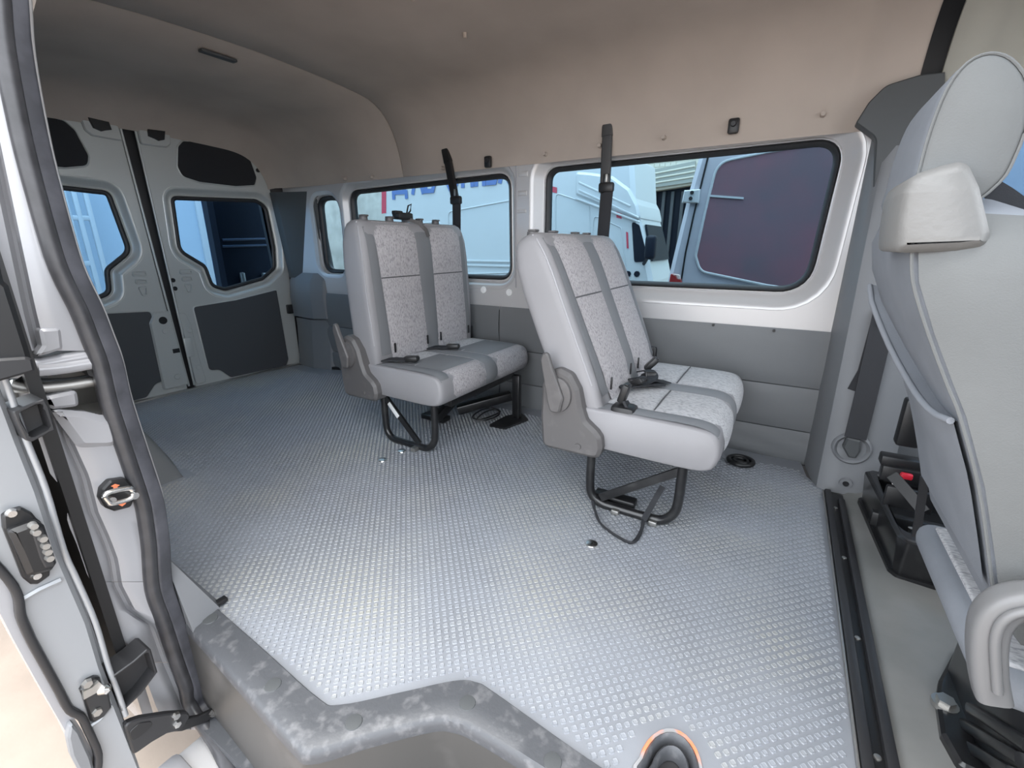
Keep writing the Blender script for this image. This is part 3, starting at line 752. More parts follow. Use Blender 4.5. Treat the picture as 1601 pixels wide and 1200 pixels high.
# belt anchor dish and screw
yp = 2.055
pa = at(1331, 700, 'y', yp)
def dish(b, c, r, dep):
    R = []
    for rr, dd in ((r * 1.12, 0.006), (r * 1.08, -0.010), (r * 0.98, -0.014), (r * 0.90, -0.010), (r * 0.80, -0.001), (r * 0.1, -0.001)):
        R.append([(c.x + rr * a, c.y + dd - 0.004, c.z + rr * e * 0.98) for a, e in circ(1, 28)])
    rings_bm(b, R, True, True)
obj('anchor_dish', lambda b: dish(b, pa, 0.058, 0.02), M['pillar'], t6, 50)
ps = at(1322, 755, 'y', 2.035)
obj('trim_screw', lambda b: (cyl_bm(b, (ps.x, ps.y + 0.01, ps.z), (ps.x, ps.y - 0.006, ps.z), 0.024, 20, 0.021), ), M['pillar'], t6)
obj('screw_head', lambda b: cyl_bm(b, (ps.x, ps.y - 0.005, ps.z), (ps.x, ps.y - 0.012, ps.z), 0.011, 14, 0.009), M['black'], t6)

# ------------------------------------------------------------------ cab side behind the seat (left door and its window)
d3 = struct(empty('door_3'))
cw = rnd([(0.52, 0.80), (1.35, 0.80), (1.20, 1.34), (0.52, 1.34)], 0.05, 4)
plate('cab_door_panel', [[(0.44, -0.2), (1.6, -0.2), (1.5, 0.8), (1.2, 1.45), (0.44, 1.45)], cw], lift('y', 2.27), 0.05, M['pillar'], d3, 0.006)
plate('cab_door_pane', [offset(ccw(cw), 0.01)], lift('y', 2.30), 0.004, M['blue_glass'], d3)

# right hand cab door, dash and windscreen: they shut the cab in beyond the right edge of the photograph
d4 = struct(empty('door_4'))
cr = rnd([(0.60, 0.85), (1.32, 0.85), (1.15, 1.36), (0.60, 1.40)], 0.05, 4)
plate('cab_door_panel', [[(0.42, -0.30), (1.6, -0.30), (1.5, 0.85), (1.2, 1.48), (0.42, 1.60)], cr], lift('y', 0.47, -1), 0.06, M['pillar'], d4, 0.006)
plate('cab_door_pane', [offset(ccw(cr), 0.01)], lift('y', 0.44, -1), 0.004, M['blue_glass'], d4)
t7 = struct(empty('trim_6'))
obj('dash_panel', lambda b: box_bm(b, (1.45, 1.40, 0.42), (0.40, 1.80, 0.85), 0.08), M['dark_pillar'], t7)
# ================================================================== REAR DOUBLE SEATS
def rot_y(p, piv, a):
    """lean a point backwards (towards -x) about the pivot"""
    x, z = p[0] - piv[0], p[2] - piv[1]
    return (piv[0] + x * math.cos(a) - z * math.sin(a), p[1], piv[1] + x * math.sin(a) + z * math.cos(a))

def soft_box(bm, x0, x1, y0, y1, z0, z1, r, seg=4):
    box_bm(bm, ((x0 + x1) / 2, (y0 + y1) / 2, (z0 + z1) / 2), (x1 - x0, y1 - y0, z1 - z0), r, None, seg)

def leaned(name, fn, mt, parent, a, piv, angle=50):
    bm = bmesh.new(); fn(bm)
    for v in bm.verts: v.co = Vector(rot_y(v.co, piv, a))
    return finish(name, bm, mt, parent, angle)

def double_seat(name, loc, lean, w=0.78, buckle_style=0):
    t = empty(name, loc)
    a = math.radians(lean); piv = (0.0, 0.42)
    hw = w / 2
    # ---- cushion: soft block with rounded front corners
    cz0, cz1, cx0, cx1 = 0.265, 0.412, -0.13, 0.375
    def cush(b):
        sec = [(cx0, cz0 + 0.01), (cx0 + 0.02, cz1 - 0.01), (cx0 + 0.10, cz1), (0.15, cz1), (0.29, cz1 - 0.003), (0.345, cz1 - 0.012), (cx1 - 0.008, cz1 - 0.035), (cx1, cz1 - 0.075), (cx1 - 0.006, cz0 + 0.035), (cx1 - 0.03, cz0 + 0.008), (0.26, cz0), (0.0, cz0 + 0.004)]
        sec = smooth2(sec, 3)
        R = []
        cxm, czm = 0.12, (cz0 + cz1) / 2
        for y, k in ((-hw, 0.80), (-hw + 0.004, 0.90), (-hw + 0.012, 0.955), (-hw + 0.026, 0.985), (-hw + 0.05, 1.0), (-hw + 0.2, 1.0), (0, 1.0), (hw - 0.2, 1.0), (hw - 0.05, 1.0), (hw - 0.026, 0.985), (hw - 0.012, 0.955), (hw - 0.004, 0.90), (hw, 0.80)):
            kk = 1 - (1 - k) * 0.55
            R.append([(cxm + (x - cxm) * (1 - (1 - k) * 0.35), y, czm + (z - czm) * kk) for x, z in sec])
        rings_bm(b, R, True, True)
    obj('seat_cushion', cush, M['seat_vinyl'], t, 60)
    # fabric top panels follow the cushion section, a little proud
    def top_sec(off, x0, x1):
        pts = [(-0.12, cz1 - 0.002), (-0.03, cz1), (0.15, cz1), (0.27, cz1), (0.325, cz1 - 0.006), (0.355, cz1 - 0.022), (0.372, cz1 - 0.05), (0.3755, cz1 - 0.085), (0.371, cz0 + 0.045), (0.355, cz0 + 0.018)]
        pts = smooth2(pts, 3, False)
        pts = [p for p in pts]
        return pts
    sec = top_sec(0, 0, 0)
    i_seam = min(range(len(sec)), key=lambda i: abs(sec[i][0] - 0.16) + (0 if sec[i][1] > 0.40 else 1))
    def panel(nm, y0, y1, i0, i1, mt, off):
        def fn(b):
            R = []
            n = 6
            for k in range(n + 1):
                y = y0 + (y1 - y0) * k / n
                e = off if 0 < k < n else 0.0005
                row = []
                for i in range(i0, i1 + 1):
                    p = Vector(sec[i]); q = Vector(sec[min(i + 1, len(sec) - 1)]) - Vector(sec[max(i - 1, 0)])
                    nrm = Vector((-q.y, q.x)).normalized()
                    edge = 0.0005 if i in (i0, i1) else e
                    p = p + nrm * (edge + (0.004 * math.sin(math.pi * k / n) if i > i0 and i < i1 else 0))
                    row.append((p.x, y, p.y))
                R.append(row)
            rings_bm(b, R, False, False)
        return obj(nm, fn, mt, t, 60)
    NS = len(sec) - 1
    m1, m2 = -0.052, 0.052
    for y0, y1 in ((-hw + 0.085, m1), (m2, hw - 0.03)):
        if lean > 10:
            panel('cushion_panel', y0, y1, 0, i_seam, M['fabric_flat'], 0.004)
            panel('cushion_panel', y0, y1, i_seam, NS, M['fabric_flat'], 0.004)
        else:   # the far seat wears a smooth grey centre between fabric strips
            i_f = i_seam + 5
            panel('cushion_panel', y0, y1, 0, 5, M['fabric_flat'], 0.004)
            panel('cushion_center', y0, y1, 5, i_f, M['seat_band'], 0.004)
            panel('cushion_panel', y0, y1, i_f, NS, M['fabric'], 0.004)
    panel('cushion_band', m1, m2, 0, NS, M['seat_band'], 0.003)
    panel('cushion_bolster', -hw + 0.016, -hw + 0.085, 3, NS - 11, M['seat_band'], 0.0015)
    for y0, y1 in ((-hw + 0.09, m1), (m2, hw - 0.035)):
        tube('panel_seam', [(sec[i_seam][0], y0, cz1 + 0.001), (sec[i_seam][0], (y0 + y1) / 2, cz1 + 0.0045), (sec[i_seam][0], y1, cz1 + 0.001)], 0.0028, M['seam'] if lean > 10 else M['piping'], t, 6)
    for y in (m1, m2):
        tube('panel_seam', [(q[0], y, q[1] + 0.001) for q in sec], 0.002, M['seat_vinyl'], t, 6)
    # piping round the near top edge
    pp = [(-0.02, -hw + 0.010, cz1 - 0.020), (0.12, -hw + 0.008, cz1 - 0.022), (0.26, -hw + 0.009, cz1 - 0.026), (0.325, -hw + 0.018, cz1 - 0.032), (0.352, -hw + 0.042, cz1 - 0.034), (0.364, -hw + 0.085, cz1 - 0.036)]
    tube('cushion_piping', smooth2(pp, 4, False), 0.0035, M['piping'], t, 6)
    # ---- backrest
    bw0, bw1 = hw, hw - 0.004
    H0, H1 = 0.385, 1.06
    def back(b):
        R = []
        for z, x0, x1, ky, cr in ((H0, -0.135, -0.03, 0.95, 0.02), (H0 + 0.02, -0.15, -0.012, 0.965, 0.03), (0.50, -0.156, -0.004, 0.985, 0.04), (0.56, -0.155, -0.002, 0.995, 0.04), (0.62, -0.152, 0.0, 1.0, 0.042), (0.75, -0.152, 0.0, 1.0, 0.042), (0.88, -0.150, 0.0, 0.995, 0.042), (0.96, -0.145, -0.002, 0.985, 0.045), (1.015, -0.136, -0.010, 0.965, 0.05), (1.04, -0.125, -0.022, 0.94, 0.048), (1.053, -0.105, -0.042, 0.90, 0.03), (1.056, -0.09, -0.06, 0.86, 0.014)):
            hh = hw * ky
            loop = rnd([(x0, -hh), (x1, -hh), (x1, hh), (x0, hh)], [cr, cr * 0.9, cr * 0.9, cr], 5)
            R.append([(x, y, z) for x, y in loop])
        rings_bm(b, R, True, True)
    leaned('backrest', back, M['seat_vinyl'], t, a, piv, 60)
    # front face panels: bolster strips, fabric upper and lower, centre band
    def face_x(z):
        return 0.0 if z < 0.9 else -0.002 * (z - 0.9) / 0.06 if z < 0.96 else -0.002 - 0.010 * ((z - 0.96) / 0.055) if z < 1.015 else -0.012 - 0.018 * (z - 1.015) / 0.03
    def fpanel(nm, ya, yb, za, zb, mt, off, puff):
        """ya, yb: (y at bottom, y at top) of the left and right edge"""
        def fn(b):
            R = []
            nz, ny = 12, 6
            for i in range(nz + 1):
                f = i / nz; z = za + (zb - za) * f
                fz = (z - 0.44) / 0.6
                row = []
                for k in range(ny + 1):
                    g_ = k / ny
                    y = (ya[0] + (ya[1] - ya[0]) * fz) * (1 - g_) + (yb[0] + (yb[1] - yb[0]) * fz) * g_
                    e = 0.0008 if i in (0, nz) or k in (0, ny) else off + puff * math.sin(math.pi * g_) ** 0.6 * math.sin(math.pi * f) ** 0.4
                    xb = face_x(z) - (0.004 if z < 0.5 else 0)
                    row.append((xb + e, y, z))
                R.append(row)
            rings_bm(b, R, False, False)
        return leaned(nm, fn, mt, t, a, piv, 60)
    e0, e1 = -hw + 0.105, -hw + 0.085
    c0, c1 = -0.030, 0.060
    zs = 0.80
    for ya, yb in (((e0, e1), (c0 + 0.003, c0 - 0.012)), ((c1 - 0.003, c1 + 0.008), (hw - 0.075, hw - 0.080))):
        fpanel('back_panel', ya, yb, zs + 0.002, 1.047, M['fabric'], 0.003, 0.006)
        fpanel('back_panel', ya, yb, 0.42, zs - 0.002, M['fabric'], 0.003, 0.006)
        fpanel('panel_seam', ya, yb, zs - 0.003, zs + 0.003, M['seam'], 0.0015, 0)
    fpanel('center_band', (c0, c0 - 0.015), (c1, c1 + 0.011), 0.42, 1.051, M['seat_band'], 0.003, 0.003)
    fpanel('back_bolster', (-hw + 0.040, -hw + 0.034), (e0 - 0.002, e1 - 0.002), 0.45, 1.022, M['seat_band'], 0.0016, 0.002)
    fpanel('back_bolster', (hw - 0.073, hw - 0.078), (hw - 0.040, hw - 0.045), 0.45, 1.01, M['seat_band'], 0.0012, 0.001)
    pts = [(-0.016, -hw + 0.014, 0.50), (-0.013, -hw + 0.009, 0.60), (-0.013, -hw + 0.007, 0.75), (-0.013, -hw + 0.010, 0.92), (-0.024, -hw + 0.018, 1.0), (-0.038, -hw + 0.035, 1.035), (-0.050, -hw + 0.065, 1.048), (-0.06, 0.0, 1.053), (-0.055, hw - 0.08, 1.047)]
    tube('back_piping', [rot_y(q, piv, a) for q in smooth2(pts, 4, False)], 0.0032, M['piping'], t, 6)
    # headrest sockets
    for y in (-0.285, -0.125, 0.085, 0.215):
        c = rot_y((-0.080, y, 1.062), piv, a)
        obj('headrest_socket', lambda b: (cyl_bm(b, (c[0], c[1], c[2] - 0.008), (c[0], c[1], c[2] + 0.010), 0.021, 14, 0.019), box_bm(b, (c[0] + 0.004, c[1], c[2] + 0.014), (0.030, 0.034, 0.008), 0.003)), M['recliner'], t)
    # pull tags of the zips at the foot of the backrest
    for y in (e0 + 0.01, c0 - 0.012, c1 + 0.004, hw - 0.075):
        c = rot_y((0.012, y, 0.475), piv, a)
        box('zip_tag', c, (0.006, 0.008, 0.045), M['black'], t, 0.001)
    # ---- recliner cover, near side, with lever
    yn = -hw - 0.001
    ol = [(-0.205, 0.245), (-0.215, 0.36), (-0.212, 0.475), (-0.195, 0.525), (-0.150, 0.545), (-0.105, 0.53), (-0.075, 0.48), (-0.062, 0.42), (-0.045, 0.375), (-0.005, 0.345), (0.012, 0.325), (0.018, 0.285), (0.008, 0.250), (-0.02, 0.245), (-0.10, 0.245)]
    ol = ccw(rnd(ol, 0.03, 4))
    rc = plate('recliner_cover', [ol], lift('y', yn - 0.036), 0.07, M['recliner'], t, 0.012)
    c = (-0.145, 0.455)
    obj('lever_boss', lambda b: rings_bm(b, [[(c[0] + r * x, yn - y, c[1] + r * 1.25 * z) for x, z in circ(1, 22)] for r, y in ((0.050, 0.034), (0.048, 0.046), (0.040, 0.048))]), M['recliner'], rc)
    lv = rnd([(-0.130, 0.395), (-0.165, 0.395), (-0.178, 0.44), (-0.205, 0.575), (-0.195, 0.60), (-0.178, 0.598), (-0.165, 0.56), (-0.118, 0.45)], 0.015, 3)
    plate('recliner_lever', [ccw(lv)], lift('y', yn - 0.062), 0.016, M['recliner'], rc, 0.005)
    obj('cover_screw', lambda b: cyl_bm(b, (-0.065, yn - 0.034, 0.28), (-0.065, yn - 0.041, 0.28), 0.012, 14, 0.010), M['recliner'], rc)
    # far side hinge bracket
    box('hinge_bracket', (-0.055, hw - 0.012, 0.43), (0.09, 0.03, 0.11), M['black'], t, 0.012)
    # ---- under frame: pan, near loop with brace, far post on a floor plate
    obj('seat_pan', lambda b: (box_bm(b, (0.10, 0, 0.258), (0.40, w - 0.10, 0.022), 0.005), box_bm(b, (-0.06, 0.05, 0.23), (0.06, w - 0.2, 0.04), 0.006), box_bm(b, (0.28, 0.05, 0.235), (0.05, w - 0.2, 0.035), 0.006)), M['black_steel'], t)
    def loop_path(y, dz=0.0):
        k = [(-0.055, 0.26), (-0.055, 0.10), (-0.046, 0.045), (-0.012, 0.018), (0.05, 0.014), (0.16, 0.014), (0.215, 0.020), (0.25, 0.055), (0.262, 0.11), (0.264, 0.26)]
        return [(x, y, z) for x, z in smooth2(k, 4, False)]
    tube('frame_loop', loop_path(-hw + 0.075), 0.0165, M['black_steel'], t, 10, (0, 1, 0))
    return t, a, piv, hw

# ---------------- near seat, leaning back
SA = (-0.465, 1.765, 0.0)
sa, a_a, pv, hw = double_seat('folding_double_seat', SA, 23.5)
tag(sa, 'grey double seat leaning back in front of the large side window, nearer to the camera', 'seat', 'double seats along the left wall')
ysb = -hw + 0.075
strap('frame_brace', [(0.262, ysb, 0.225), (-0.01, ysb, 0.040)], 0.028, 0.012, M['black_steel'], sa, (0, 1, 0))
box('far_post', (0.245, hw - 0.10, 0.13), (0.05, 0.03, 0.24), M['black_steel'], sa, 0.006)
box('far_foot', (0.255, hw - 0.10, 0.018), (0.12, 0.10, 0.024), M['black_steel'], sa, 0.005)
box('lock_block', (0.03, ysb + 0.05, 0.022), (0.16, 0.05, 0.03), M['black'], sa, 0.008)
for x in (0.055, 0.19):
    box('floor_hook', (x, ysb - 0.022, 0.012), (0.028, 0.02, 0.018), M['steel'], sa, 0.003)
# ---------------- far seat, upright
SB = (-1.560, 1.80, 0.0)
sb, a_b, pv, hw = double_seat('folding_double_seat', SB, 3.5)
tag(sb, 'grey double seat standing upright by the second side window, nearer to the rear doors', 'seat', 'double seats along the left wall')
strap('frame_brace', [(-0.045, ysb, 0.235), (0.16, ysb, 0.03)], 0.028, 0.012, M['black_steel'], sb, (0, 1, 0))
fs = box('frame_sticker', (0.012, ysb - 0.008, 0.176), (0.022, 0.003, 0.085), M['label'], sb, 0.0008, Matrix.Rotation(math.radians(-43), 3, 'Y'))
fs['label'] = 'white printed sticker'
fp_ = at(808, 652, 'z', 0.01)
box('far_post', (fp_.x - SB[0], fp_.y - SB[1], 0.135), (0.045, 0.035, 0.25), M['black_steel'], sb, 0.006)
plate('far_foot', [rnd([(at(u, v, 'z', 0.01).x - SB[0], at(u, v, 'z', 0.01).y - SB[1]) for u, v in ((764, 664), (790, 669), (826, 655), (815, 645), (790, 650))], 0.008, 3)], lift('z', 0.012, -1), 0.012, M['black_steel'], sb, 0.002)
q0_, q1_ = at(715, 640, 'z', 0.04), at(798, 618, 'z', 0.10)
obj('floor_beam', lambda b: sweep_bm(b, [(q0_.x - SB[0], q0_.y - SB[1], q0_.z), (q1_.x - SB[0], q1_.y - SB[1], q1_.z)], rect(0.06, 0.05, 0.008), (0, 0, 1)), M['black_steel'], sb)
box('rear_cross_member', (0.04, 0.12, 0.11), (0.05, 0.40, 0.05), M['black_steel'], sb, 0.008, Matrix.Rotation(0.35, 3, 'X'))
box('rear_foot', (-0.02, 0.02, 0.02), (0.16, 0.07, 0.028), M['black_steel'], sb, 0.006)
box('floor_hook', (0.155, ysb - 0.03, 0.012), (0.028, 0.03, 0.02), M['steel'], sb, 0.003)

# ---------------- belt buckles and straps on the seats
def buckle(parent, c, d, up=(0, 0, 1), L=0.065):
    """buckle body with red press bar, lying along direction d, strap tail behind it"""
    c, d = Vector(c), Vector(d).normalized()
    s = d.cross(Vector(up)).normalized(); w = s.cross(d)
    R3 = Matrix((d, s, w)).transposed()
    o = obj('belt_buckle', lambda b: (box_bm(b, c, (L, 0.045, 0.024), 0.006, R3), box_bm(b, c + d * (L / 2 + 0.001), (0.004, 0.03, 0.012), 0.001, R3)), M['black'], parent)
    o['label'] = 'black belt buckle'
    return o
# far seat: two buckles lying flat on the cushion, tails to the gap
for y in (-0.285, 0.03):
    buckle(sb, (0.105, y + 0.012, 0.434), (0.90, 0.42, 0.02))
    strap('buckle_strap', [(-0.02, y - 0.05, 0.425), (0.03, y - 0.02, 0.429), (0.085, y + 0.004, 0.428)], 0.055, 0.006, M['webbing'], sb)
# near seat: buckles standing in the gap, straps tangled on the cushion edge
buckle(sa, (0.055, -0.335, 0.468), (0.25, 0.0, 0.9), (1, 0, 0.2))
strap('buckle_strap', [(0.075, -0.345, 0.395), (0.075, -0.34, 0.42), (0.06, -0.335, 0.44)], 0.05, 0.008, M['webbing'], sa, (1, 0, 0))
obj('strap_boot', lambda b: box_bm(b, (0.06, -0.340, 0.405), (0.085, 0.075, 0.05), 0.018), M['black'], sa)
buckle(sa, (0.045, -0.145, 0.455), (0.75, -0.25, 0.45))
buckle(sa, (0.055, -0.02, 0.450), (0.35, -0.55, 0.30))
buckle(sa, (0.040, 0.075, 0.475), (0.55, 0.15, 0.65))
for pth in ([(0.0, -0.06, 0.44), (0.045, -0.075, 0.455), (0.09, -0.03, 0.44), (0.12, 0.02, 0.425)], [(0.01, 0.03, 0.45), (0.05, 0.0, 0.465), (0.08, -0.06, 0.455), (0.05, -0.12, 0.44)], [(0.0, -0.20, 0.44), (0.03, -0.17, 0.445), (0.07, -0.10, 0.44), (0.11, -0.03, 0.428)]):
    strap('buckle_strap', smooth2(pth, 4, False), 0.042, 0.005, M['webbing'], sa)
# strap over the top of the far backrest with its loose tongue
def bt(x, y, z): return rot_y((x, y, z), pv, a_b)
strap('tether_strap', [bt(-0.10, -0.02, 1.065), bt(-0.06, -0.01, 1.068), bt(-0.02, 0.015, 1.050), bt(0.006, 0.035, 1.015), bt(0.008, 0.045, 0.985)], 0.020, 0.004, M['recliner'], sb, (0, 1, 0))
obj('tether_latch', lambda b: (box_bm(b, bt(-0.075, -0.035, 1.085), (0.05, 0.10, 0.032), 0.008), box_bm(b, bt(-0.085, -0.06, 1.10), (0.03, 0.05, 0.02), 0.005)), M['black'], sb)
tube('tether_hook', [bt(-0.07, -0.01, 1.10), bt(-0.07, 0.005, 1.135), bt(-0.07, 0.028, 1.145), bt(-0.07, 0.018, 1.112), bt(-0.07, 0.0, 1.10)], 0.004, M['black'], sb, 6)
# loose strap hanging from the near seat's frame
X0, Y0 = SA[0], SA[1]
def lp(u, v, z=None, y=None):
    p = at(u, v, 'z', z) if z is not None else at(u, v, 'y', y)
    return (p.x - X0, p.y - Y0, p.z)
yl = Y0 + ysb - 0.02
strap('release_strap', smooth2([lp(927, 782, z=0.05), lp(930, 797, z=0.02), lp(937, 815, z=0.008), lp(950, 828, z=0.006), lp(968, 840, z=0.006), lp(985, 848, z=0.006), lp(995, 843, z=0.006), lp(1003, 828, z=0.012), lp(1006, 812, z=0.025)], 4, False), 0.011, 0.007, M['webbing'], sa, (0, 1, 0.6))
strap('release_strap', [lp(1036, 760, z=0.11), lp(1020, 788, z=0.06), lp(1006, 813, z=0.025)], 0.02, 0.004, M['webbing'], sa, (0, 1, 0))
# cables by the far seat's foot
cb = tag(obj('cable_coil', lambda b: [tube_bm(b, [tuple(at(u, v, 'z', 0.02 + 0.004 * k)) for u, v in smooth2(pts, 5)], 0.004, 6) for k, pts in enumerate((
    [(738, 652), (752, 641), (770, 638), (782, 643), (768, 650), (752, 655)], [(745, 656), (758, 644), (776, 640), (780, 648), (762, 656)]))], M['black'], None, 60), 'black cable looped on the mat behind the upright double seat\'s foot', 'cable')
rng = tag(obj('floor_anchor_ring', lambda b: [rings_bm(b, [[(c0_.x + (r + q * math.cos(t)) * math.cos(s), c0_.y + (r + q * math.cos(t)) * math.sin(s), 0.014 + q * math.sin(t)) for t in [2 * math.pi * k / 8 for k in range(8)]] for s in [2 * math.pi * k / 24 for k in range(25)]], True, False) for c0_ in (at(1158, 721, 'z', 0.01),) for r, q in ((0.050, 0.010), (0.028, 0.008))] + [box_bm(b, at(1158, 721, 'z', 0.006), (0.05, 0.02, 0.012), 0.003)], M['black'], None, 50), 'black ring shaped floor anchor on the mat beside the leaning double seat', 'anchor')
clp = at(530, 575, 'z', 0.01)
tag(obj('floor_clip', lambda b: (box_bm(b, (clp.x, clp.y, 0.012), (0.10, 0.05, 0.02), 0.005, Matrix.Rotation(0.4, 3, 'Z')), cyl_bm(b, (clp.x + 0.02, clp.y, 0.02), (clp.x + 0.02, clp.y, 0.034), 0.012, 10)), M['black'], None), 'small black clip on the mat behind the upright double seat', 'clip')

# ================================================================== SEAT BELTS ON THE LEFT WALL
def wall_belt(name, top, bend, tongue, bottom, ybase, w, label):
    t = empty(name, (0, 0, 0)); t.location = at(bottom[0], bottom[1], 'y', ybase)
    o = Vector(t.location)
    def P(q, y): return tuple(at(q[0], q[1], 'y', y) - o)
    def pt(q, y): return at(q[0], q[1], 'y', y) - o
    a, b = pt(top, ybase + 0.04), pt(bend, ybase)
    d = (b - a)
    obj('belt_guide', lambda bm: sweep_bm(bm, [tuple(a), tuple(a + d * 0.5), tuple(b)], rect(w, 0.024, 0.008), (0, 1, 0)), M['guide'], t, 40)
    obj('guide_cap', lambda bm: sweep_bm(bm, [tuple(a - d * 0.02), tuple(a + d * 0.26)], rect(w * 1.08, 0.032, 0.010), (0, 1, 0)), M['guide'], t, 40)
    c = pt(tongue, ybase - 0.01)
    obj('belt_tongue', lambda bm: (box_bm(bm, c, (w * 1.55, 0.028, 0.045), 0.010), box_bm(bm, c + Vector((0, -0.004, 0.035)), (w * 0.62, 0.008, 0.05), 0.003)), M['black'], t)
    obj('tongue_plate', lambda bm: box_bm(bm, c + Vector((0.0, -0.010, 0.040)), (w * 0.25, 0.004, 0.035), 0.001), M['steel'], t)
    e = pt(bottom, ybase)
    strap('belt_webbing', [tuple(b), tuple(c + Vector((0, 0.004, 0))), tuple(c.lerp(e, 0.5) + Vector((0, 0.004, 0))), tuple(e)], w * 1.15, 0.005, M['webbing'], t, (0, 1, 0))
    strap('belt_webbing', [tuple(c + Vector((w * 0.3, -0.006, -0.01))), tuple(e + Vector((w * 0.25, -0.008, 0)))], w * 0.9, 0.004, M['webbing'], t, (0, 1, 0))
    return tag(t, label, 'seat belt', 'seat belts hanging on the left wall')
M['guide'] = mat('belt_guide_plastic', (0.055, 0.055, 0.057, 1), 0.45)
wall_belt('seat_belt', (951, 185), (946, 292), (948, 293), (936, 440), 2.222, 0.048, 'black seat belt hanging in front of the large side window, above the leaning double seat')
M['guide'] = M['black']
wall_belt('seat_belt', (697, 233), (712, 312), (713, 313), (714, 440), 2.222, 0.048, 'glossy black seat belt hanging in front of the second window, above the upright double seat')
# coat hooks on the headliner
for px, lab in (((1147, 197), 'black coat hook on the headliner above the large front side window'), ((763, 253), 'black coat hook on the headliner above the second side window')):
    p = at(px[0], px[1], 'y', 2.245)
    t = tag(empty('coat_hook', tuple(p)), lab, 'hook', 'coat hooks on the headliner')
    obj('hook_plate', lambda b: box_bm(b, (0, 0.0, 0), (0.042, 0.022, 0.058), 0.008), M['black'], t)
    obj('hook_boss', lambda b: cyl_bm(b, (0, -0.008, 0.006), (0, -0.022, 0.006), 0.012, 14, 0.009), M['rubber'], t)
# ================================================================== FRONT PASSENGER SEAT
FS = (0.45, 1.0, 0.0)
fsn = tag(empty('front_seat', FS), 'grey cloth front seat seen from behind at the right edge, with headrest and cream flap', 'seat')
O = Vector(FS)
# backrest: sections along the lean, (x rear, z) profile taken on the near rear edge
rear = [(0.356, 0.40), (0.330, 0.43), (0.302, 0.523), (0.269, 0.624), (0.229, 0.72), (0.207, 0.762), (0.174, 0.828), (0.145, 0.894), (0.134, 0.945), (0.140, 0.985), (0.165, 1.005)]
def br(b):
    R = []
    n = len(rear)
    for i, (x, z) in enumerate(rear):
        th = 0.17 + 0.05 * math.sin(math.pi * i / (n - 1))
        y0, y1 = 0.800, 1.215
        if i == 0: y0, y1, th = 0.83, 1.17, 0.13
        if i == n - 3: y0, y1, th = 0.81, 1.205, 0.165
        if i == n - 2: y0, y1, th = 0.83, 1.185, 0.14
        if i == n - 1: y0, y1, th = 0.87, 1.14, 0.06
        lean = 0.20
        sec = rnd([(x, y0), (x + th, y0), (x + th, y1), (x, y1)], [0.012, 0.05, 0.05, 0.05], 6)
        sl = 0.25 if i < n - 5 else {5: 0.18, 4: 0.10, 3: 0.02, 2: -0.10, 1: -0.12}[n - i]
        R.append([(p[0] - O.x, p[1] - O.y, z + (p[0] - x) * sl) for p in sec])
    rings_bm(b, R, True, True)
obj('backrest', br, M['seat_cloth'], fsn, 60)
# side panel of the backrest facing the door, a little proud, in a darker cloth colour
def sidepanel(b):
    R = []
    for i, (x, z) in enumerate(rear[:-1]):
        th = 0.17 + 0.05 * math.sin(math.pi * i / (len(rear) - 1))
        row = []
        for k in range(7):
            f = k / 6
            xx = x + 0.006 + (th - 0.03) * f
            y = 0.800 - 0.012 * math.sin(math.pi * min(f * 0.8 + 0.1, 1)) - (0.004 if 0 < k < 6 and 0 < i < len(rear) - 3 else -0.001)
            if i == len(rear) - 2: y = 0.824
            n = len(rear); sl = 0.25 if i < n - 5 else {5: 0.18, 4: 0.10, 3: 0.02, 2: -0.10}[n - i]
            row.append((xx - O.x, y - O.y, z + (xx - x) * sl))
        R.append(row)
    rings_bm(b, R, False, False)
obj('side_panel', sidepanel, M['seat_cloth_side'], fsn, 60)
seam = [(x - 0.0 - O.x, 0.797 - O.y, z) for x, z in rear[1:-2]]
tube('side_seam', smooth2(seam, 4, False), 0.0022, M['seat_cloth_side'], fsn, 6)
# map pocket on the rear face
def pocket(b):
    R = []
    top = lambda f: 0.70 + 0.055 * (f - 0.15) ** 2 * 4
    for k in range(13):
        f = k / 12; y = 0.812 + (1.195 - 0.812) * f
        row = []
        for j in range(8):
            h = j / 7; z = 0.47 + (top(f) - 0.47) * h
            xr = np.interp(z, [p[1] for p in rear], [p[0] for p in rear])
            row.append((xr - 0.006 - 0.016 * math.sin(math.pi * f) ** 0.5 * h - O.x, y - O.y, z))
        xr = np.interp(top(f), [p[1] for p in rear], [p[0] for p in rear])
        row.append((xr - 0.012 - 0.016 * math.sin(math.pi * f) ** 0.5 - O.x, y - O.y, top(f) + 0.006))
        row.append((xr + 0.004 - O.x, y - O.y, top(f) + 0.002))
        R.append(row)
    rings_bm(b, R, False, False)
obj('map_pocket', pocket, M['seat_cloth'], fsn, 60)
pk = []
for k in range(13):
    f = k / 12; z = 0.70 + 0.055 * (f - 0.15) ** 2 * 4
    xr = np.interp(z, [p[1] for p in rear], [p[0] for p in rear])
    pk.append((xr - 0.010 - 0.016 * math.sin(math.pi * f) ** 0.5 - O.x, 0.812 + 0.383 * f - O.y, z + 0.003))
tube('pocket_hem', pk[:], 0.005, M['seat_cloth'], fsn, 8)
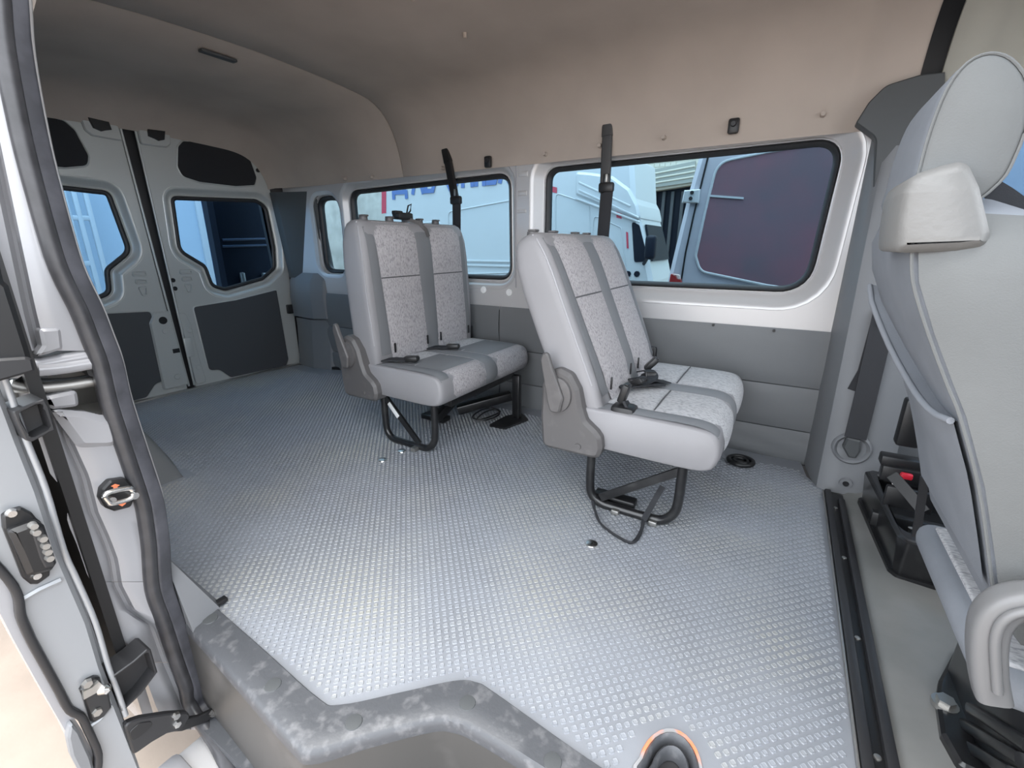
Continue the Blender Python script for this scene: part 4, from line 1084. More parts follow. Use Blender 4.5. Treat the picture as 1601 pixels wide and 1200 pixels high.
# headrest
hn = [(1424, 318), (1432, 270), (1450, 205), (1476, 140), (1508, 98), (1545, 82), (1580, 92), (1606, 130), (1606, 190), (1585, 250), (1560, 290), (1500, 330)]
side = [at(u, v, 'y', 0.83) for u, v in smooth2(hn, 3)]
cxz = sum((Vector((p.x, p.z)) for p in side), Vector((0, 0))) / len(side)
def hr(b):
    R = []
    for y, k in ((0.822, 0.55), (0.823, 0.80), (0.828, 0.93), (0.838, 0.99), (0.852, 1.0), (0.93, 1.0), (1.02, 1.0), (1.06, 0.985), (1.085, 0.93), (1.095, 0.80), (1.098, 0.5)):
        R.append([(cxz.x + (p.x - cxz.x) * k - O.x, y - O.y, cxz.y + (p.z - cxz.y) * k) for p in side])
    rings_bm(b, R, True, True)
hro = obj('headrest', hr, M['seat_cloth'], fsn, 60)
sp = ccw([(cxz.x + (p.x - cxz.x) * 0.965, cxz.y + (p.z - cxz.y) * 0.965) for p in side])
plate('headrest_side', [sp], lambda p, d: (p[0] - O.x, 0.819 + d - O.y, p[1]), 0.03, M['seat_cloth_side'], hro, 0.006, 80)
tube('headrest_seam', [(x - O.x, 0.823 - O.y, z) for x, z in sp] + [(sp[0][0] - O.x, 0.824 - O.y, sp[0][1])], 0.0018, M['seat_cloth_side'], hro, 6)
# cream vinyl flap, saddled over the shoulder of the backrest
ff = [(1402, 396), (1406, 350), (1414, 300), (1424, 280), (1440, 268), (1480, 255), (1508, 249), (1522, 256), (1538, 290), (1555, 362), (1552, 380), (1540, 388), (1500, 392)]
ff = [(p.x, p.z) for p in (at(u, v, 'y', 0.775) for u, v in ff)]
ff = ccw(rnd(ff, 0.012, 4))
plate('vinyl_flap', [ff], lambda p, d: (p[0] - O.x, 0.781 + d - O.y, p[1]), 0.15, M['cream_vinyl'], fsn, 0.010, 60)
# cushion: bolster round the back edge and flecked insert
obj('cushion', lambda b: soft_box(b, 0.336 - O.x, 0.86 - O.x, 0.785 - O.y, 1.235 - O.y, 0.288, 0.352, 0.028), M['seat_cloth'], fsn, 60)
obj('cushion_insert', lambda b: soft_box(b, 0.360 - O.x, 0.82 - O.x, 0.81 - O.y, 1.20 - O.y, 0.33, 0.3575, 0.005), M['fabric_flat'], fsn, 60)
# recliner cover: light grey plastic arch at the foot of the backrest
arch = smooth2([tuple(at(u, v, 'y', 0.745) - O) for u, v in [(1551, 1086), (1544, 1050), (1542, 1005), (1548, 970), (1566, 948), (1594, 938), (1630, 938), (1665, 952), (1680, 1000), (1680, 1090)]], 5, False)
rco = obj('recliner_cover', lambda b: sweep_bm(b, arch, rnd([(-0.019, -0.02), (0.019, -0.02), (0.019, 0.02), (-0.019, 0.02)], 0.012, 4), (0, 1, 0)), M['light_plastic'], fsn, 60)
bead = smooth2([tuple(at(u, v, 'y', 0.722) - O) for u, v in [(1560, 1082), (1557, 1040), (1556, 1005), (1562, 980), (1577, 964), (1602, 956), (1635, 956)]], 5, False)
tube('cover_bead', bead, 0.006, M['light_plastic'], rco, 8, (0, 1, 0))
obj('cushion_side', lambda b: soft_box(b, 0.462 - O.x, 0.86 - O.x, 0.748 - O.y, 0.80 - O.y, 0.16, 0.325, 0.025), M['seat_cloth'], fsn, 60)
strap('shoulder_strap', [tuple(at(u, v, 'y', 0.95) - O) for u, v in ((1538, 288), (1568, 306), (1612, 338))], 0.024, 0.005, M['webbing'], fsn, (0, 1, 0))
# pedestal of ribbed black steel with a bolted foot
ft = [(1497, 1008), (1508, 1012), (1545, 1090), (1560, 1180), (1545, 1215), (1500, 1195), (1472, 1145), (1464, 1090), (1468, 1062)]
ft = ccw(rnd([(at(u, v, 'z', 0.035).x - O.x, at(u, v, 'z', 0.035).y - O.y) for u, v in ft], 0.012, 3))
plate('pedestal_foot', [ft], lambda p, d: (p[0], p[1], 0.038 - d), 0.03, M['black_steel'], fsn, 0.006)
obj('pedestal', lambda b: soft_box(b, 0.44 - O.x, 0.85 - O.x, 0.82 - O.y, 1.18 - O.y, 0.0, 0.29, 0.02), M['black_steel'], fsn)
for q0, q1 in (((1520, 1108), (1612, 1168)), ((1510, 1133), (1600, 1188)), ((1500, 1156), (1585, 1210))):
    p0, p1 = at(q0[0], q0[1], 'y', 0.86), at(q1[0], q1[1], 'y', 0.80)
    p0 = at(q0[0], q0[1], 'x', 0.436); p1 = at(q1[0], q1[1], 'x', 0.436)
    obj('pedestal_rib', lambda b: sweep_bm(b, [tuple(p0 - O), tuple(p1 - O)], rnd([(-0.010, -0.010), (0.010, -0.010), (0.010, 0.010), (-0.010, 0.010)], 0.006, 3), (1, 0, 0)), M['black_steel'], fsn)
pb = at(1480, 1092, 'z', 0.05)
obj('foot_bolt', lambda b: (cyl_bm(b, (pb.x - O.x, pb.y - O.y, 0.036), (pb.x - O.x, pb.y - O.y, 0.05), 0.016, 6), cyl_bm(b, (pb.x - O.x, pb.y - O.y, 0.03), (pb.x - O.x, pb.y - O.y, 0.040), 0.022, 16)), M['steel'], fsn)

# ================================================================== DRIVER SEAT BASE BOX
bxo = tag(empty('seat_base_box', (0.55, 1.72, 0.0)), 'open black steel seat base on the cab floor beside the belt pillar', 'seat base')
Q = Vector((0.55, 1.72, 0.0))
rim = [(0.356, 1.955), (0.386, 1.525), (0.402, 1.50), (0.80, 1.495), (0.80, 1.98), (0.375, 1.98)]
inn = [(q.x, q.y) for q in (at(1371, 742, 'z', 0.145), at(1403, 818, 'z', 0.145), at(1418, 832, 'z', 0.145))] + [(0.78, 1.555), (0.78, 1.94), (0.42, 1.94)]
rim = ccw(rnd(rim, 0.02, 4)); inn = ccw(rnd(inn, 0.025, 4))
ZR = 0.145
def wallbox(b):
    O2 = [offset(rim, -0.012), offset(rim, -0.004), offset(rim, 0.0), offset(rim, 0.0), offset(rim, -0.012)]
    rings_bm(b, [[(x - Q.x, y - Q.y, z) for x, y in l] for l, z in zip(O2, (0.008, 0.10, ZR - 0.015, ZR - 0.005, ZR))], True, False)
obj('box_wall', wallbox, M['black_steel'], bxo, 50)
plate('box_rim', [offset(rim, -0.006), inn], lambda p, d: (p[0] - Q.x, p[1] - Q.y, ZR + 0.002 - d), 0.02, M['rubber'], bxo, 0.005)
plate('box_bottom', [offset(rim, 0.0)], lambda p, d: (p[0] - Q.x, p[1] - Q.y, 0.03 - d), 0.015, M['black'], bxo)
def bp(u, v, z): return tuple(at(u, v, 'z', z) - Q)
obj('cross_plate', lambda b: box_bm(b, (-0.02, 0.02, 0.075), (0.34, 0.03, 0.05), 0.005), M['black'], bxo)
c0 = Vector(bp(1383, 750, 0.12)); c1 = Vector(bp(1402, 758, 0.12))
obj('metal_catch', lambda b: (cyl_bm(b, c0, c0 + Vector((0.03, -0.02, 0.004)), 0.009, 10), box_bm(b, c1, (0.035, 0.022, 0.016), 0.004), cyl_bm(b, c1 + Vector((0, 0, -0.05)), c1, 0.005, 8)), M['chrome'], bxo)
c2 = Vector(bp(1425, 825, 0.09))
for c_ in (c2, c2 + Vector((0.02, -0.04, -0.012))):
    obj('bolt_head', lambda b: cyl_bm(b, c_ + Vector((0, 0, -0.02)), c_, 0.009, 8), M['chrome'], bxo)
# belt stalk and seat slide parts above the box
obj('slide_rail', lambda b: (box_bm(b, at(1415, 722, 'y', 1.80) - Q, (0.13, 0.05, 0.035), 0.006), box_bm(b, at(1416, 742, 'y', 1.78) - Q, (0.13, 0.04, 0.05), 0.005), box_bm(b, at(1425, 660, 'y', 1.82) - Q, (0.06, 0.05, 0.16), 0.01), box_bm(b, at(1420, 780, 'y', 1.72) - Q, (0.12, 0.02, 0.07), 0.005)), M['black'], bxo)
obj('release_button', lambda b: box_bm(b, at(1417, 744, 'y', 1.74) - Q, (0.032, 0.018, 0.02), 0.006), M['red'], bxo)['label'] = 'red button'
strap('stalk', [tuple(at(1446, 745, 'y', 1.50) - Q), tuple(at(1438, 800, 'y', 1.50) - Q), tuple(at(1432, 838, 'y', 1.50) - Q)], 0.018, 0.008, M['rubber'], bxo, (0, 1, 0))
strap('stalk', [tuple(at(1395, 742, 'y', 1.66) - Q), tuple(at(1420, 770, 'y', 1.62) - Q), tuple(at(1445, 800, 'y', 1.58) - Q)], 0.03, 0.008, M['black'], bxo, (0, 1, 0))

# ================================================================== BELT ON THE B PILLAR
pbt = tag(empty('seat_belt', tuple(at(1331, 700, 'y', 2.04))), 'black seat belt with bright tongue running down the grey B pillar to its dish', 'seat belt')
T = Vector(pbt.location)
def tp(u, v, y): return tuple(at(u, v, 'y', y) - T)
strap('belt_webbing', [tp(1384, 485, 2.10), tp(1372, 540, 2.075), tp(1352, 625, 2.05), tp(1337, 685, 2.03)], 0.068, 0.005, M['webbing'], pbt, (0, 1, 0))
strap('belt_webbing', [tp(1372, 500, 2.112), tp(1350, 580, 2.085), tp(1333, 610, 2.075)], 0.035, 0.004, M['webbing'], pbt, (0, 1, 0))
plate('anchor_cover', [ccw(rnd([(p.x - T.x, p.z - T.z) for p in (at(u, v, 'y', 2.03) for u, v in ((1324, 683), (1346, 688), (1345, 705), (1338, 716), (1326, 714), (1317, 698)))], 0.006, 3))], lambda p, d: (p[0], 2.022 + d - T.y, p[1]), 0.03, M['dark_pillar'], pbt, 0.006)
tube('belt_tongue', [tp(1379, 492, 2.08), tp(1377, 508, 2.08), tp(1387, 510, 2.08), tp(1389, 494, 2.08)], 0.005, M['chrome'], pbt, 8)
plate('belt_slot', [ccw([(p.x - T.x, p.z - T.z) for p in (at(u, v, 'y', 2.09) for u, v in ((1339, 588), (1352, 588), (1348, 612), (1326, 611)))])], lambda p, d: (p[0], 2.086 + d - T.y, p[1]), 0.004, M['black'], pbt)

# ================================================================== RUBBER BOOT IN THE MAT
hx, hy = hole_c
bt_ = tag(empty('floor_boot', (hx, hy, 0.0)), 'black rubber boot in a hole in the mat, ringed with orange sealant', 'rubber boot')
def ell(rx, ry, z, dx=0.0): return [(rx * math.cos(q) * (1.0 if math.sin(q) < 0 else 0.88) + dx, ry * math.sin(q), z) for q in [2 * math.pi * k / 28 for k in range(28)]]
obj('sealant_ring', lambda b: rings_bm(b, [ell(0.066, 0.092, 0.001), ell(0.064, 0.090, 0.0045), ell(0.058, 0.083, 0.004), ell(0.056, 0.081, -0.01)], True, False), mat('sealant', (0.30, 0.30, 0.31, 1), 0.6, col2=(0.85, 0.25, 0.12, 1), scale=14, thr=(0.47, 0.56)), bt_, 60)
obj('outer_fold', lambda b: rings_bm(b, [ell(0.058, 0.082, -0.02), ell(0.057, 0.081, 0.006), ell(0.052, 0.075, 0.013), ell(0.047, 0.069, 0.008), ell(0.045, 0.066, -0.02)], True, False), M['nosing'], bt_, 60)
obj('inner_fold', lambda b: rings_bm(b, [ell(0.040, 0.060, -0.02), ell(0.038, 0.057, 0.004), ell(0.034, 0.052, 0.008), ell(0.030, 0.046, 0.003), ell(0.028, 0.042, -0.02)], True, False), M['nosing'], bt_, 60)
obj('boot_floor', lambda b: rings_bm(b, [ell(0.058, 0.084, -0.022), ell(0.03, 0.045, -0.024), ell(0.01, 0.015, -0.024)]), M['rubber'], bt_, 60)

# ================================================================== SLIDING DOOR, PUSHED OPEN ALONG THE OUTSIDE
sd = tag(empty('sliding_door', (-1.15, 0.16, -0.25)), 'silver sliding door pushed open, its front edge facing the camera at the left', 'door')
D = Vector(sd.location)
XD = -1.145
def dx(pts, x=XD): return ccw([(a, b) for a, b in on(pts, 'x', x)])
Ld = lambda dep: (lambda p, d: (XD - dep - d - D.x, p[0] - D.y, p[1] - D.z))
edge_r = [(-20, 560), (0, 602), (30, 684), (62, 765), (93, 860), (110, 900), (140, 970), (161, 1040), (191, 1118), (225, 1215)]
edge_l = [(150, 1215), (153, 1178), (138, 1142), (126, 1119), (107, 1108), (92, 1080), (70, 1040), (48, 1000), (32, 963), (29, 937), (21, 917), (2, 893), (-40, 850), (-90, 560)]
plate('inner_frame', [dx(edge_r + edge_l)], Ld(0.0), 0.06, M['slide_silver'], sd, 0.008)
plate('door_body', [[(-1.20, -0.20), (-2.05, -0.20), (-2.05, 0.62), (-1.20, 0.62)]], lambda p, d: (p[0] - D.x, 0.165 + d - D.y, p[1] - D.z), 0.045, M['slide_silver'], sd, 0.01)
# black sheet inside the door, added as shade for the slit beside the body
plate('slit_shade_sheet', [[(-1.20, -0.02), (-1.98, -0.02), (-1.98, 1.2), (-1.20, 1.2)]], lambda p, d: (p[0] - D.x, 0.232 + d - D.y, p[1] - D.z), 0.02, M['black'], sd)
# bead along the inner edge
be = [tuple(at(u, v, 'x', XD + 0.006) - D) for u, v in ((-8, 560), (12, 604), (40, 684), (72, 765), (100, 860), (120, 905), (149, 972), (170, 1042), (186, 1085), (197, 1118))]
tube('edge_bead', smooth2(be, 4, False), 0.005, M['slide_silver'], sd, 8, (1, 0, 0))
# rubber seal following the outer edge, and the outer skin beyond it
sl_ = [tuple(at(u, v, 'x', XD + 0.004) - D) for u, v in edge_l[::-1][1:]]
obj('door_seal', lambda b: sweep_bm(b, smooth2(sl_, 3, False), rnd([(-0.0065, -0.010), (0.0065, -0.010), (0.0065, 0.010), (-0.0065, 0.010)], 0.005, 3), (1, 0, 0)), M['rubber'], sd, 60)
sk_r = [(-90, 560), (-42, 850), (0, 899), (18, 922), (25, 940), (27, 965), (44, 1003), (66, 1043), (88, 1085), (104, 1112), (118, 1124), (132, 1146), (148, 1180), (148, 1215)]
sk_l = [(132, 1215), (122, 1180), (105, 1146), (60, 1068), (25, 1005), (0, 956), (-60, 850), (-120, 560)]
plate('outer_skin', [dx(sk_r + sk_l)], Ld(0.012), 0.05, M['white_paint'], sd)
pc = [tuple(q) for q in dx([(107, 1134), (112, 1128), (122, 1140), (140, 1180), (150, 1215), (128, 1215), (110, 1180), (104, 1152)])]
plate('bumper_pad', [rnd(pc, 0.004, 2)], Ld(-0.008), 0.02, M['pillar'], sd, 0.004)
# crease across the end face
C6d = lambda pts: crop(pts, 0, 760, 4.285)
tube('pressed_crease', [tuple(at(u, v, 'x', XD + 0.002) - D) for u, v in C6d([(130, 765), (260, 690), (405, 625)])], 0.006, M['slide_silver'], sd, 6)
tube('pressed_crease', [tuple(at(u, v, 'x', XD + 0.002) - D) for u, v in crop([(295, 800), (390, 735), (500, 600)], 90, 1000, 5.93)], 0.005, M['slide_silver'], sd, 6)
# upper roller housing
hs = [tuple(at(u, v, 'x', XD + 0.006) - D) for u, v in C6d([(0, 0)])]
lt = plate('contact_block', [rnd(dx(C6d([(4, 185), (60, 150), (130, 130), (200, 165), (228, 200), (260, 225), (350, 475), (322, 530), (318, 585), (240, 640), (190, 640), (140, 600), (10, 270)])), 0.004, 3)], Ld(-0.014), 0.016, M['black'], sd, 0.003)
plate('block_body', [rnd(dx(C6d([(20, 265), (130, 225), (205, 200), (262, 230), (345, 480), (310, 530), (205, 560), (150, 560), (80, 400)])), 0.006, 3)], Ld(-0.034), 0.02, M['black'], lt, 0.008)
plate('block_recess', [rnd(dx(C6d([(170, 265), (215, 225), (250, 250), (330, 490), (260, 505), (225, 440)]), XD), 0.004, 3)], Ld(-0.0365), 0.004, M['rubber'], lt, 0.002)
for q in ((222, 263), (240, 306), (285, 348), (303, 396), (317, 436), (330, 478)):
    p = at(*C6d([q])[0], 'x', XD + 0.04) - D
    obj('contact_pin', lambda b: cyl_bm(b, (p.x - 0.006, p.y, p.z), (p.x + 0.008, p.y, p.z), 0.0066, 14, 0.0055), M['steel'], lt)
for q in ((78, 180), (245, 597)):
    p = at(*C6d([q])[0], 'x', XD + 0.016) - D
    obj('block_screw', lambda b: (cyl_bm(b, (p.x - 0.003, p.y, p.z), (p.x + 0.006, p.y, p.z), 0.0085, 12, 0.006),), M['chrome'], lt)
# lower latch with its pin
C7 = lambda pts: crop(pts, 90, 1000, 5.93)
ll = plate('door_latch', [rnd(dx(C7([(192, 450), (260, 355), (330, 322), (375, 325), (395, 385), (460, 480), (485, 605), (420, 690), (330, 745), (290, 735), (245, 600), (215, 500)])), 0.004, 3)], Ld(-0.012), 0.016, M['black_steel'], sd, 0.004)
p = at(*C7([(400, 465)])[0], 'x', XD + 0.015) - D
p2_ = at(*C7([(490, 450)])[0], 'x', XD + 0.03) - D
obj('latch_pin', lambda b: (cyl_bm(b, p, p + (p2_ - p) * 0.7, 0.010, 12), cyl_bm(b, p + (p2_ - p) * 0.7, p2_, 0.010, 12, 0.003)), M['chrome'], ll)
for q in ((275, 405), (365, 665)):
    p = at(*C7([q])[0], 'x', XD + 0.012) - D
    obj('latch_bolt', lambda b: cyl_bm(b, (p.x - 0.003, p.y, p.z), (p.x + 0.006, p.y, p.z), 0.010, 6, 0.008), M['steel'], ll)
obj('latch_arm', lambda b: sweep_bm(b, [tuple(at(*C7([q])[0], 'x', XD + 0.016) - D) for q in ((235, 510), (330, 460), (400, 400))], rect(0.018, 0.008), (1, 0, 0)), M['steel'], ll)
# guide brackets between door and body
def hollow(pts, x, dep, nm='guide_bracket', wall=0.006):
    o = rnd(dx(pts, x), 0.003, 2)
    q = plate(nm, [o, offset(o, -wall)], lambda p, d: (x - d - D.x, p[0] - D.y, p[1] - D.z), dep, M['rubber'], sd, 0.002)
    plate('bracket_web', [offset(o, -wall * 0.5)], lambda p, d: (x - dep * 0.55 - d - D.x, p[0] - D.y, p[1] - D.z), 0.006, M['rubber'], q)
    return q
hollow(crop([(150, 770), (400, 665), (520, 625), (575, 720), (635, 930), (650, 985), (380, 1130), (300, 1110), (200, 900)], 0, 540, 7.5), XD + 0.03, 0.07)
hollow(C7([(490, 350), (700, 200), (830, 85), (865, 85), (930, 300), (780, 500), (600, 675), (560, 530)]), XD + 0.01, 0.06)
ha = rnd(dx(C7([(595, 760), (760, 705), (1000, 668), (1190, 655), (1215, 690), (1150, 790), (1090, 830), (1000, 850), (860, 930), (690, 1050), (640, 900)])), 0.01, 3)
arm = plate('guide_arm', [ha], Ld(-0.01), 0.016, M['rubber'], sd, 0.003)
plate('arm_recess', [rnd(dx(C7([(640, 830), (740, 745), (850, 730), (860, 770), (760, 860), (670, 920)])), 0.01, 3)], Ld(-0.012), 0.004, M['black'], arm, 0.001)
plate('arm_link', [rnd(dx(C7([(1010, 850), (1200, 720), (1310, 700), (1440, 640), (1480, 655), (1440, 715), (1330, 775), (1150, 840)])), 0.004, 3)], Ld(-0.004), 0.010, M['black'], arm, 0.002)
for q in ((1100, 705), (1110, 780), (1445, 680)):
    p = at(*C7([q])[0], 'x', XD + 0.012) - D
    obj('arm_bolt', lambda b: cyl_bm(b, (p.x - 0.004, p.y, p.z), (p.x + 0.005, p.y, p.z), 0.010, 6, 0.008), M['chrome'], arm)
# black trim at the end of the door's window line
C2d = lambda pts: crop(pts, 0, 380, 4.0)
plate('door_trim', [rnd(dx(C2d([(-200, -40), (0, 100), (30, 240), (60, 260), (200, 705), (220, 795), (0, 860), (-200, 900)]), XD + 0.05), 0.01, 3)], lambda p, d: (XD + 0.05 - d - D.x, p[0] - D.y, p[1] - D.z), 0.09, M['black'], sd, 0.008)
plate('door_trim', [rnd(dx(C2d([(-200, 760), (0, 722), (160, 712), (205, 720), (225, 800), (0, 865), (-200, 905)]), XD + 0.062), 0.004, 3)], lambda p, d: (XD + 0.062 - d - D.x, p[0] - D.y, p[1] - D.z), 0.03, M['rubber'], sd, 0.004)
# ================================================================== OUTSIDE
# ------------------------------------------------------------------ rear wheel of this van, seen past the sill
wh = tag(empty('rear_wheel', (-2.39, 0.40, -0.285)), 'muddy rear tyre of the van, glimpsed behind the open sliding door', 'wheel')
def tyre(b):
    R = []
    for k in range(49):
        s = 2 * math.pi * k / 48
        tr = 0.330 if k % 2 else 0.318
        R.append([(r * math.cos(s), y, r * math.sin(s)) for r, y in ((0.21, -0.08), (0.30, -0.10), (0.318, -0.088), (tr, -0.05), (tr, 0.05), (0.318, 0.088), (0.30, 0.10), (0.21, 0.08))])
    rings_bm(b, R, True, False)
obj('tyre', tyre, M['tyre'], wh, 30)
obj('wheel_rim', lambda b: cyl_bm(b, (0, -0.06, 0), (0, 0.06, 0), 0.215, 28), M['steel'], wh)
# mud flap behind the sill
tag(obj('mud_flap', lambda b: plate_bm(b, [rnd(ccw(on(crop([(632, 470), (650, 430), (690, 425), (745, 585), (700, 615), (660, 560)], 0, 860, 3.529), 'x', -1.32)), 0.012, 3)], lift('x', -1.32, -1), 0.02, 0.002), M['navy'], None), 'dark mud flap below the jamb of the sliding door', 'mud flap')

# ------------------------------------------------------------------ white van parked alongside
YW = 5.5
wv = tag(empty('white_van', (-3.2, YW + 0.9, -0.6)), 'white high roof van with blue lettering parked alongside, seen through the side windows', 'van')
V0 = Vector(wv.location)
def W(u, v, y=YW): p = at(u, v, 'y', y); return (p.x - V0.x, p.z - V0.z)
def Lw(y): return lambda p, d: (p[0], y + d - V0.y, p[1])
xr_, zr_ = W(596, 340)            # rear end
xf_, zf_ = W(1012, 410)           # nose
def WX(u): return W(u, 350)[0]
bot = 0.25
ztop = W(800, 262)[1]
body = [(xr_, bot), (W(1020, 440)[0], bot), W(1020, 440), W(1014, 408), W(1002, 350), W(993, 318), (W(985, 300)[0], ztop + 0.02), (xr_ + 0.05, ztop + 0.12)]
plate('van_body', [rnd(body, [0.05, 0.1, 0.05, 0.05, 0.05, 0.05, 0.05, 0.1], 4)], Lw(YW), 1.0, M['ext_white'], wv, 0.05)
ws = [(1.05, 0.25), (1.05, 1.55), (1.75, 1.45), (1.75, 0.35)]
xn_ = W(1020, 440)[0]
def scr(b):
    x0, z0 = W(1014, 408); x1, z1 = W(1002, 350)
    rings_bm(b, [[(x0 + 0.01, YW + 0.08 - V0.y, z0), (x0 + 0.01, YW + 0.94 - V0.y, z0), (x1 + 0.01, YW + 0.90 - V0.y, z1), (x1 + 0.01, YW + 0.14 - V0.y, z1)], [(x0 + 0.03, YW + 0.08 - V0.y, z0), (x0 + 0.03, YW + 0.94 - V0.y, z0), (x1 + 0.03, YW + 0.90 - V0.y, z1), (x1 + 0.03, YW + 0.14 - V0.y, z1)]])
obj('windscreen', scr, M['navy'], wv)
obj('front_grille', lambda b: box_bm(b, (xn_ + 0.01, YW + 0.5 - V0.y, 0.75), (0.03, 0.8, 0.35), 0.01), M['black'], wv)
# high roof fairing over the cab
fa = [W(900, 268), W(925, 270), W(958, 275), W(985, 295), W(998, 320), W(1003, 345), W(985, 340), W(960, 330), W(900, 305)]
plate('roof_fairing', [rnd(ccw(fa), 0.04, 3)], Lw(YW - 0.03), 1.04, M['ext_white'], wv, 0.03)
for a_, b_ in (((905, 285), (985, 322)), ((905, 297), (998, 340)), ((900, 310), (1000, 347))):
    p0, p1 = W(*a_, YW - 0.035), W(*b_, YW - 0.035)
    obj('fairing_rib', lambda b: cyl_bm(b, (p0[0], YW - 0.03 - V0.y, p0[1]), (p1[0], YW - 0.03 - V0.y, p1[1]), 0.012, 6), M['ext_white'], wv)
# pressed panel frames on the side
def frame(nm, pts, wdt=0.02, r=0.08, y=YW):
    o = ccw(rnd([W(*q, y) for q in pts], r, 4))
    plate(nm, [o, offset(o, -wdt)], Lw(y - 0.012), 0.02, M['ext_white'], wv, 0.006)
frame('side_pressing', [(606, 352), (690, 345), (690, 440), (600, 440)])
frame('side_pressing', [(700, 330), (862, 300), (862, 425), (700, 430)])
frame('side_door', [(928, 335), (972, 355), (980, 425), (975, 452), (920, 450)], 0.012, 0.05)
frame('side_pressing', [(868, 300), (922, 318), (925, 450), (868, 450)], 0.012, 0.06)
p0, p1 = W(730, 432), W(1000, 432)
for dz in (0.0, -0.07, 0.30):
    pass
for v in (408, 415):
    z = W(760, v)[1]
    obj('side_rail', lambda b: box_bm(b, ((WX(600) + WX(905)) / 2, YW - 0.01 - V0.y, z), (WX(905) - WX(600), 0.02, 0.03), 0.006), M['ext_white'], wv)
# cab window, mirror, fuel flap marks
cwn = ccw(rnd([W(988, 345), W(1000, 352), W(1012, 400), W(1013, 408), W(992, 410)], 0.03, 3))
plate('cab_window', [cwn], Lw(YW - 0.012), 0.01, M['navy'], wv)
p = W(1024, 388)
obj('door_mirror', lambda b: (soft_box(b, p[0] - 0.06, p[0] + 0.06, YW - 0.25 - V0.y, YW - 0.12 - V0.y, p[1] - 0.12, p[1] + 0.14, 0.04), cyl_bm(b, (p[0] - 0.03, YW - 0.18 - V0.y, p[1] - 0.1), (p[0] - 0.12, YW + 0.02 - V0.y, p[1] - 0.18), 0.02, 8)), M['navy'], wv)
for q in ((982, 428), (996, 428)):
    p = W(*q)
    obj('fuel_flap_mark', lambda b: cyl_bm(b, (p[0], YW - 0.012 - V0.y, p[1]), (p[0], YW + 0.01 - V0.y, p[1]), 0.035, 9), M['navy'], wv)
# red and white reflective strips
M['reflect'] = mat('red_reflector', (0.50, 0.06, 0.10, 1), 0.4)
for pts in ([(597, 300), (604, 299), (604, 333), (597, 334)], [(863, 291), (871, 293), (871, 302), (863, 300)], [(964, 331), (972, 334), (972, 342), (964, 340)], [(979, 362), (982, 363), (983, 388), (980, 388)]):
    plate('reflector_strip', [ccw([W(*q) for q in pts])], Lw(YW - 0.006), 0.004, M['reflect'], wv)
# large blue lettering along the top of the side; its upper half is hidden by the window frame
def stroke(b, segs, ox, oz, w, h, t=0.06):
    kk = 0
    for s in segs:
        for p, q in zip(s, s[1:]):
            kk += 1
            a_ = Vector((ox + p[0] * w, YW - 0.006 - V0.y, oz + p[1] * h)); c_ = Vector((ox + q[0] * w, YW - 0.006 - V0.y, oz + q[1] * h))
            d_ = (c_ - a_); L_ = d_.length
            if L_ < 1e-5: continue
            ang = math.atan2(d_.z, d_.x)
            box_bm(b, (a_ + c_) / 2 - Vector((0, 0.0012 * kk, 0)), (L_ + t * 0.7, 0.004, t), 0, Matrix.Rotation(-ang, 3, 'Y'))
GL = {'D': [[(0.15, 0.15), (0.5, 1), (0.85, 0.15)], [(0, -0.1), (0, 0.12), (1, 0.12), (1, -0.1)]],
      'A': [[(0, 0), (0.5, 1), (1, 0)], [(0.2, 0.35), (0.8, 0.35)]],
      'B': [[(0, 0), (0, 1), (0.7, 1), (0.85, 0.78), (0.7, 0.55), (0, 0.55)], [(0.7, 0.55), (0.95, 0.28), (0.75, 0), (0, 0)]],
      'O': [[(0.3, 0), (0.7, 0), (1, 0.3), (1, 0.7), (0.7, 1), (0.3, 1), (0, 0.7), (0, 0.3), (0.3, 0)]],
      'N': [[(0, 0), (0, 1)], [(1, 0), (1, 1)], [(0, 0.5), (1, 0.5)]],
      'P': [[(0, 0), (0, 1), (1, 1), (1, 0)]],
      'S': [[(0, 0), (0, 1)], [(0, 0.5), (0.7, 0.5), (0.95, 0.25), (0.7, 0), (0, 0)]],
      'R': [[(0, 0), (0.25, 0.4)], [(1, 0), (0.4, 0.9), (0.9, 1)]]}
for ch, u0, v0, u1 in (('D', 616, 306, 636), ('A', 646, 302, 662), ('B', 666, 299, 681), ('O', 700, 296, 716), ('P', 724, 291, 739), ('N', 745, 289, 757), ('B', 763, 286, 778), ('R', 782, 284, 796)):
    o0 = W(u0, v0); o1 = W(u1, v0)
    wch = o1[0] - o0[0]
    obj('lettering', lambda b: stroke(b, GL[ch], o0[0], o0[1], wch, 0.34), M['text_blue'], wv, 0)
for x in (WX(640), WX(930)):
    obj('van_wheel', lambda b: (cyl_bm(b, (x, YW - 0.02 - V0.y, 0.33), (x, YW + 0.2 - V0.y, 0.33), 0.33, 24), cyl_bm(b, (x, YW - 0.03 - V0.y, 0.33), (x, YW - V0.y, 0.33), 0.18, 20)), M['rubber'], wv)

